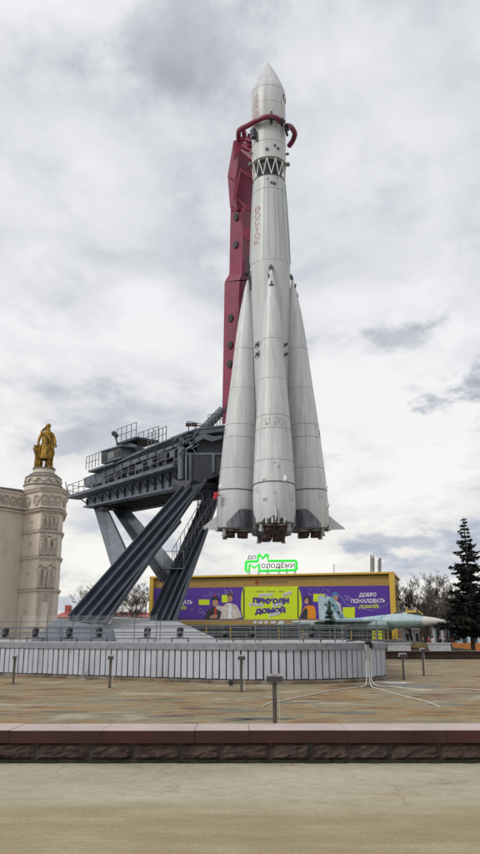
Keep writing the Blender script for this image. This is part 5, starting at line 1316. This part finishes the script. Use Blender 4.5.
def kiosk(x0, x1, Y, ytop, label, m, win):
    a, c = U(x0,Y,0), U(x1,Y,0); zt_ = PZ(ytop,Y); w = thing('kiosk', label, 'kiosk', ((a.x+c.x)/2,Y,0))
    b = MB(); b.box(((a.x+c.x)/2,Y+2,zt_/2), (c.x-a.x,4,zt_)); b.build('wall', m, w)
    b = MB(); b.box(((a.x+c.x)/2,Y+1.8,zt_+.13), (c.x-a.x+.6,5,.22)); b.build('roof', M['kioskwhite'], w)
    n = win
    for k in range(n): b = MB(); b.box((a.x+(c.x-a.x)*(k+.5)/n, Y-.04, zt_*.5), ((c.x-a.x)/n*.62,.06,zt_*.62)); b.build('window', M['facade_dark'] if k % 2 else M['kioskwhite'], w)
kiosk(457, 482, 105, 622, 'blue glazed kiosk with white roof right of the spruce trunk', M['bluekiosk'], 5)
kiosk(400, 420, 125, 630, 'low white kiosk behind the visitors under the jet nose', M['kioskwhite'], 4)
kiosk(432, 449, 112, 624, 'flat roofed grey kiosk under the tip of the jet nose', M['greywall'], 4)
def person(px, Y, coat, label, pose=0, h=1.72, skirt=False):
    g = U(px, Y, 0); root = thing('person', label, 'person', g, 'visitors in the distance'); k = h/1.75
    rz = pose*.9; rm = Matrix.Rotation(rz,3,'Z')
    def V(x, y, z): return g+rm@Vector((x,y,z))*k
    st_ = .12+.06*(pose % 3)
    body = [(V(0,0,.95),.10),(V(0,0,1.2),(.12,.09)),(V(0,0,1.42),(.14,.09)),(V(0,0,1.52),.05),(V(0,-.01,1.65),(.08,.095)),
            (V(-.19,0,1.40),.05),(V(-.24,.02,1.13),.04),(V(-.22,-.08,.90),.033),(V(-.21,-.1,.80),.035),(V(.19,0,1.40),.05),(V(.25,.02,1.14),.04),(V(.2,-.12,.95),.033),(V(.17,-.16,.90),.035),
            (V(-.09,0,.88),.08),(V(-.10,-st_*.6,.50),.06),(V(-.10,-st_*.3,.09),.042),(V(-.10,-st_-.08,.04),.04),(V(.09,0,.88),.08),(V(.10,st_*.2,.50),.06),(V(.10,st_,.09),.042),(V(.10,st_-.12,.04),.04)]
    E = [(0,1),(1,2),(2,3),(3,4),(2,5),(5,6),(6,7),(7,8),(2,9),(9,10),(10,11),(11,12),(0,13),(13,14),(14,15),(15,16),(0,17),(17,18),(18,19),(19,20)]
    skin_figure('body', body, E, M['skin'], root, 1)
    big = lambda r, s_: tuple(q*s_ for q in r) if isinstance(r, tuple) else r*s_
    idx = [0,1,2,5,6,7,9,10,11]; mp_ = {v:i for i, v in enumerate(idx)}
    cn = [(body[i][0], big(body[i][1],1.45)) for i in idx]; cn.append((V(0,0,.72),.19)); ce = [(mp_[a],mp_[c]) for a, c in E if a in mp_ and c in mp_]+[(0,9)]
    skin_figure('coat', cn, ce, coat, root, 1)
    idx = [0,13,14,15,17,18,19]; mp_ = {v:i for i, v in enumerate(idx)}
    skin_figure('trousers', [(body[i][0], big(body[i][1],1.28)) for i in idx], [(mp_[a],mp_[c]) for a, c in E if a in mp_ and c in mp_], M['trouser'], root, 1)
    b = MB(); b.sphere(V(0,.02,1.70), .105*k, 7); b.build('hair', M['coat_black'] if pose % 2 else M['coat_brown'], root, True)
for i, (px, Y, c, l) in enumerate(((400,104,'coat_blue','person in a bright blue coat under the jet cockpit'),(406,108,'coat_black','person in black left of the one in white under the nose'),(423,100,'coat_brown','person in a brown coat below the jet nose'),
    (433,102,'coat_white','person in a white jacket below the tip of the jet nose'),(440,96,'coat_black','person in a long black coat left of the spruce'),(444.5,98,'coat_navy','person in navy beside the one in the long black coat'),
    (450,95,'coat_black','person in black right of the navy coat'),(453,97,'coat_red','person in a dark red jacket close to the kiosk'),(395,103,'coat_navy','person in navy by the podium end'),(429,103,'coat_red','person in red between the brown and white coats'),(388,106,'coat_black','person in black near the hall corner'))):
    person(px, Y, M[c], l, i, 1.62+.03*(i%5))
b = MB(); a, c = U(452,92,0), U(484,92,0); b.box(((a.x+c.x)/2,92,.5), (c.x-a.x,.15,.9)); tag(b.build('orange_barrier', mat('orange_board', (.45,.17,.04), .7)), 'orange board fence standing behind the spruce trunk', 'fence')
# umbrellas / yellow awnings under the hall
for x0, x1, l in ((371,381,'yellow shop awning under the jet belly, left one'),(384,394,'yellow shop awning under the jet belly, right one')):
    a, c = P(x0,628,107), P(x1,628,107); b = MB(); zt_ = PZ(621.5,107); zb2 = PZ(626,107)
    b.hexa([(a.x,104.5,zb2-.1),(c.x,104.5,zb2-.1),(c.x,104.55,zb2-.1),(a.x,104.55,zb2-.1)], [(a.x,104.5,zb2+.2),(c.x,104.5,zb2+.2),(c.x,104.55,zb2+.2),(a.x,104.55,zb2+.2)])
    b.hexa([(a.x,104.5,zb2+.2),(c.x,104.5,zb2+.2),(c.x,107.5,zt_),(a.x,107.5,zt_)], [(a.x,104.5,zb2+.25),(c.x,104.5,zb2+.25),(c.x,107.5,zt_+.05),(a.x,107.5,zt_+.05)])
    for x in (a.x+.05, c.x-.05): b.beam((x,104.6,0),(x,104.6,zb2), .08)
    tag(b.build('awning', M['yellow']), l, 'awning')
# ================================================================== WORLD
w = bpy.data.worlds.new('World'); S.world = w; w.use_nodes = True; nt = w.node_tree; nt.nodes.clear()
SUN_EL, SUN_AZ = 38.0, -125.0      # azimuth: direction light comes FROM, degrees from +Y towards +X
tc_ = nd(nt, 'ShaderNodeTexCoord').outputs['Generated']
sky = nd(nt, 'ShaderNodeTexSky', sky_type='NISHITA'); sky.sun_disc = False; sky.sun_elevation = R(SUN_EL); sky.sun_rotation = R(SUN_AZ)
bg1 = nd(nt, 'ShaderNodeBackground'); bg1.inputs[1].default_value = .09; nt.links.new(sky.outputs[0], bg1.inputs[0])
sep = nd(nt, 'ShaderNodeSeparateXYZ'); nt.links.new(tc_, sep.inputs[0])
def mth(op, a, c=None, clamp=False):
    n = nd(nt, 'ShaderNodeMath', operation=op); n.use_clamp = clamp
    for i, x in enumerate((a, c)):
        if x is None: continue
        if isinstance(x, (int,float)): n.inputs[i].default_value = x
        else: nt.links.new(x, n.inputs[i])
    return n.outputs[0]
zz = mth('ADD', mth('MAXIMUM', sep.outputs[2], 0.0), .22)
comb = nd(nt, 'ShaderNodeCombineXYZ'); nt.links.new(mth('DIVIDE', sep.outputs[0], zz), comb.inputs[0]); nt.links.new(mth('DIVIDE', sep.outputs[1], zz), comb.inputs[1])
cl = comb.outputs[0]
n1 = noise(nt, mapping(nt, cl, (1,.85,1), (2.3,1.7,.4)), 1.5, 8, .60, .25)
n2 = noise(nt, mapping(nt, cl, (1,.8,1), (7.3,4.7,3.4)), 4.0, 7, .6, .25)
n3 = noise(nt, mapping(nt, cl, (1,1,1), (1.3,9.7,6.4)), .55, 3, .5)
s_ = mth('ADD', mth('ADD', mth('MULTIPLY', n1, .60), mth('MULTIPLY', n2, .32)), mth('MULTIPLY', n3, .08))
BL = [(180,30,80,42,.75),(25,20,60,30,.4),(400,338,62,17,1.15),(440,322,22,10,.8),(430,400,85,30,2.3),(375,405,60,20,1.0),(470,390,50,20,.8),(340,398,45,14,.5),(120,265,45,14,.3),(205,280,32,24,.35),(15,440,45,14,.6),(80,330,80,12,.0),(425,542,70,11,.9),(60,385,70,10,.45),(310,455,40,9,.5),
      (385,180,80,70,-.6),(350,560,90,22,-.5),(60,180,80,50,-.4),(70,310,100,45,-1.0),(170,330,50,40,-.5),(330,300,60,25,-.5),(60,480,60,25,-.5),(440,455,60,16,-.5),(340,60,70,30,-.3)]
wob = mth('MULTIPLY', mth('SUBTRACT', n2, .5), 4.5); wob2 = mth('MULTIPLY', mth('SUBTRACT', n1, .5), 3.0)
def dotv(v):
    n = nd(nt, 'ShaderNodeVectorMath', operation='DOT_PRODUCT'); nt.links.new(tc_, n.inputs[0]); n.inputs[1].default_value = v; return n.outputs['Value']
for bx, by, ra, rb_, k in BL:
    d0 = (P(bx, by, 1)-Vector((0,0,EYE))).normalized(); ri = Vector((d0.y,-d0.x,0)).normalized(); u0 = ri.cross(d0)
    if u0.z < 0: u0 = -u0
    ex = mth('MULTIPLY', dotv(ri), F/ra); ez = mth('MULTIPLY', dotv(u0), F/rb_)
    dist = mth('SQRT', mth('ADD', mth('MULTIPLY', ex, ex), mth('MULTIPLY', ez, ez)))
    m_ = nd(nt, 'ShaderNodeMapRange', interpolation_type='SMOOTHSTEP'); nt.links.new(mth('ADD', mth('ADD', dist, wob), wob2), m_.inputs[0])
    m_.inputs[1].default_value = 1.35; m_.inputs[2].default_value = .35; m_.inputs[3].default_value = 0; m_.inputs[4].default_value = 1
    front = mth('GREATER_THAN', dotv(d0), 0.0)
    s_ = mth('SUBTRACT', s_, mth('MULTIPLY', mth('MULTIPLY', m_.outputs[0], front), .085*k))
hi = ramp(nt, s_, [(.34, (.37,.39,.43)), (.42, (.50,.52,.56)), (.49, (.67,.685,.72)), (.57, (.82,.825,.85))])
lo = ramp(nt, s_, [(.38, (.42,.46,.55)), (.45, (.58,.60,.65)), (.49, (.80,.78,.74)), (.55, (.92,.89,.84))])
el = ramp(nt, sep.outputs[2], [(.02, (1,1,1)), (.30, (.25,.25,.25)), (.5, (0,0,0))])
cc = mixc(nt, el, hi, lo)
bg2 = nd(nt, 'ShaderNodeBackground'); bg2.inputs[1].default_value = 1.12; nt.links.new(cc, bg2.inputs[0])
mx_ = nd(nt, 'ShaderNodeMixShader'); mx_.inputs[0].default_value = .94
nt.links.new(bg1.outputs[0], mx_.inputs[1]); nt.links.new(bg2.outputs[0], mx_.inputs[2])
wo = nd(nt, 'ShaderNodeOutputWorld'); nt.links.new(mx_.outputs[0], wo.inputs[0])
sl = bpy.data.lights.new('sun', 'SUN'); sl.energy = 1.5; sl.angle = R(18); sl.color = (1,.96,.90)
so_ = bpy.data.objects.new('sun', sl); C.objects.link(so_)
az = R(SUN_AZ); e = R(SUN_EL); d_ = Vector((math.sin(az)*math.cos(e), math.cos(az)*math.cos(e), math.sin(e)))
so_.rotation_euler = d_.to_track_quat('Z','Y').to_euler(); so_.location = (0,0,60)
# ================================================================== CAMERA
cam = bpy.data.cameras.new('camera'); co = bpy.data.objects.new('camera', cam); C.objects.link(co)
cam.sensor_fit = 'VERTICAL'; cam.sensor_height = 24; cam.lens = F/854*24; cam.clip_end = 6000; cam.clip_start = .1
co.location = (0,0,EYE); co.rotation_euler = (math.pi/2+PITCH, 0, 0); S.camera = co
S.view_settings.view_transform = 'Standard'; S.view_settings.look = 'None'; S.view_settings.gamma = 1; S.view_settings.exposure = 0
S.render.resolution_x = 576; S.render.resolution_y = 1024
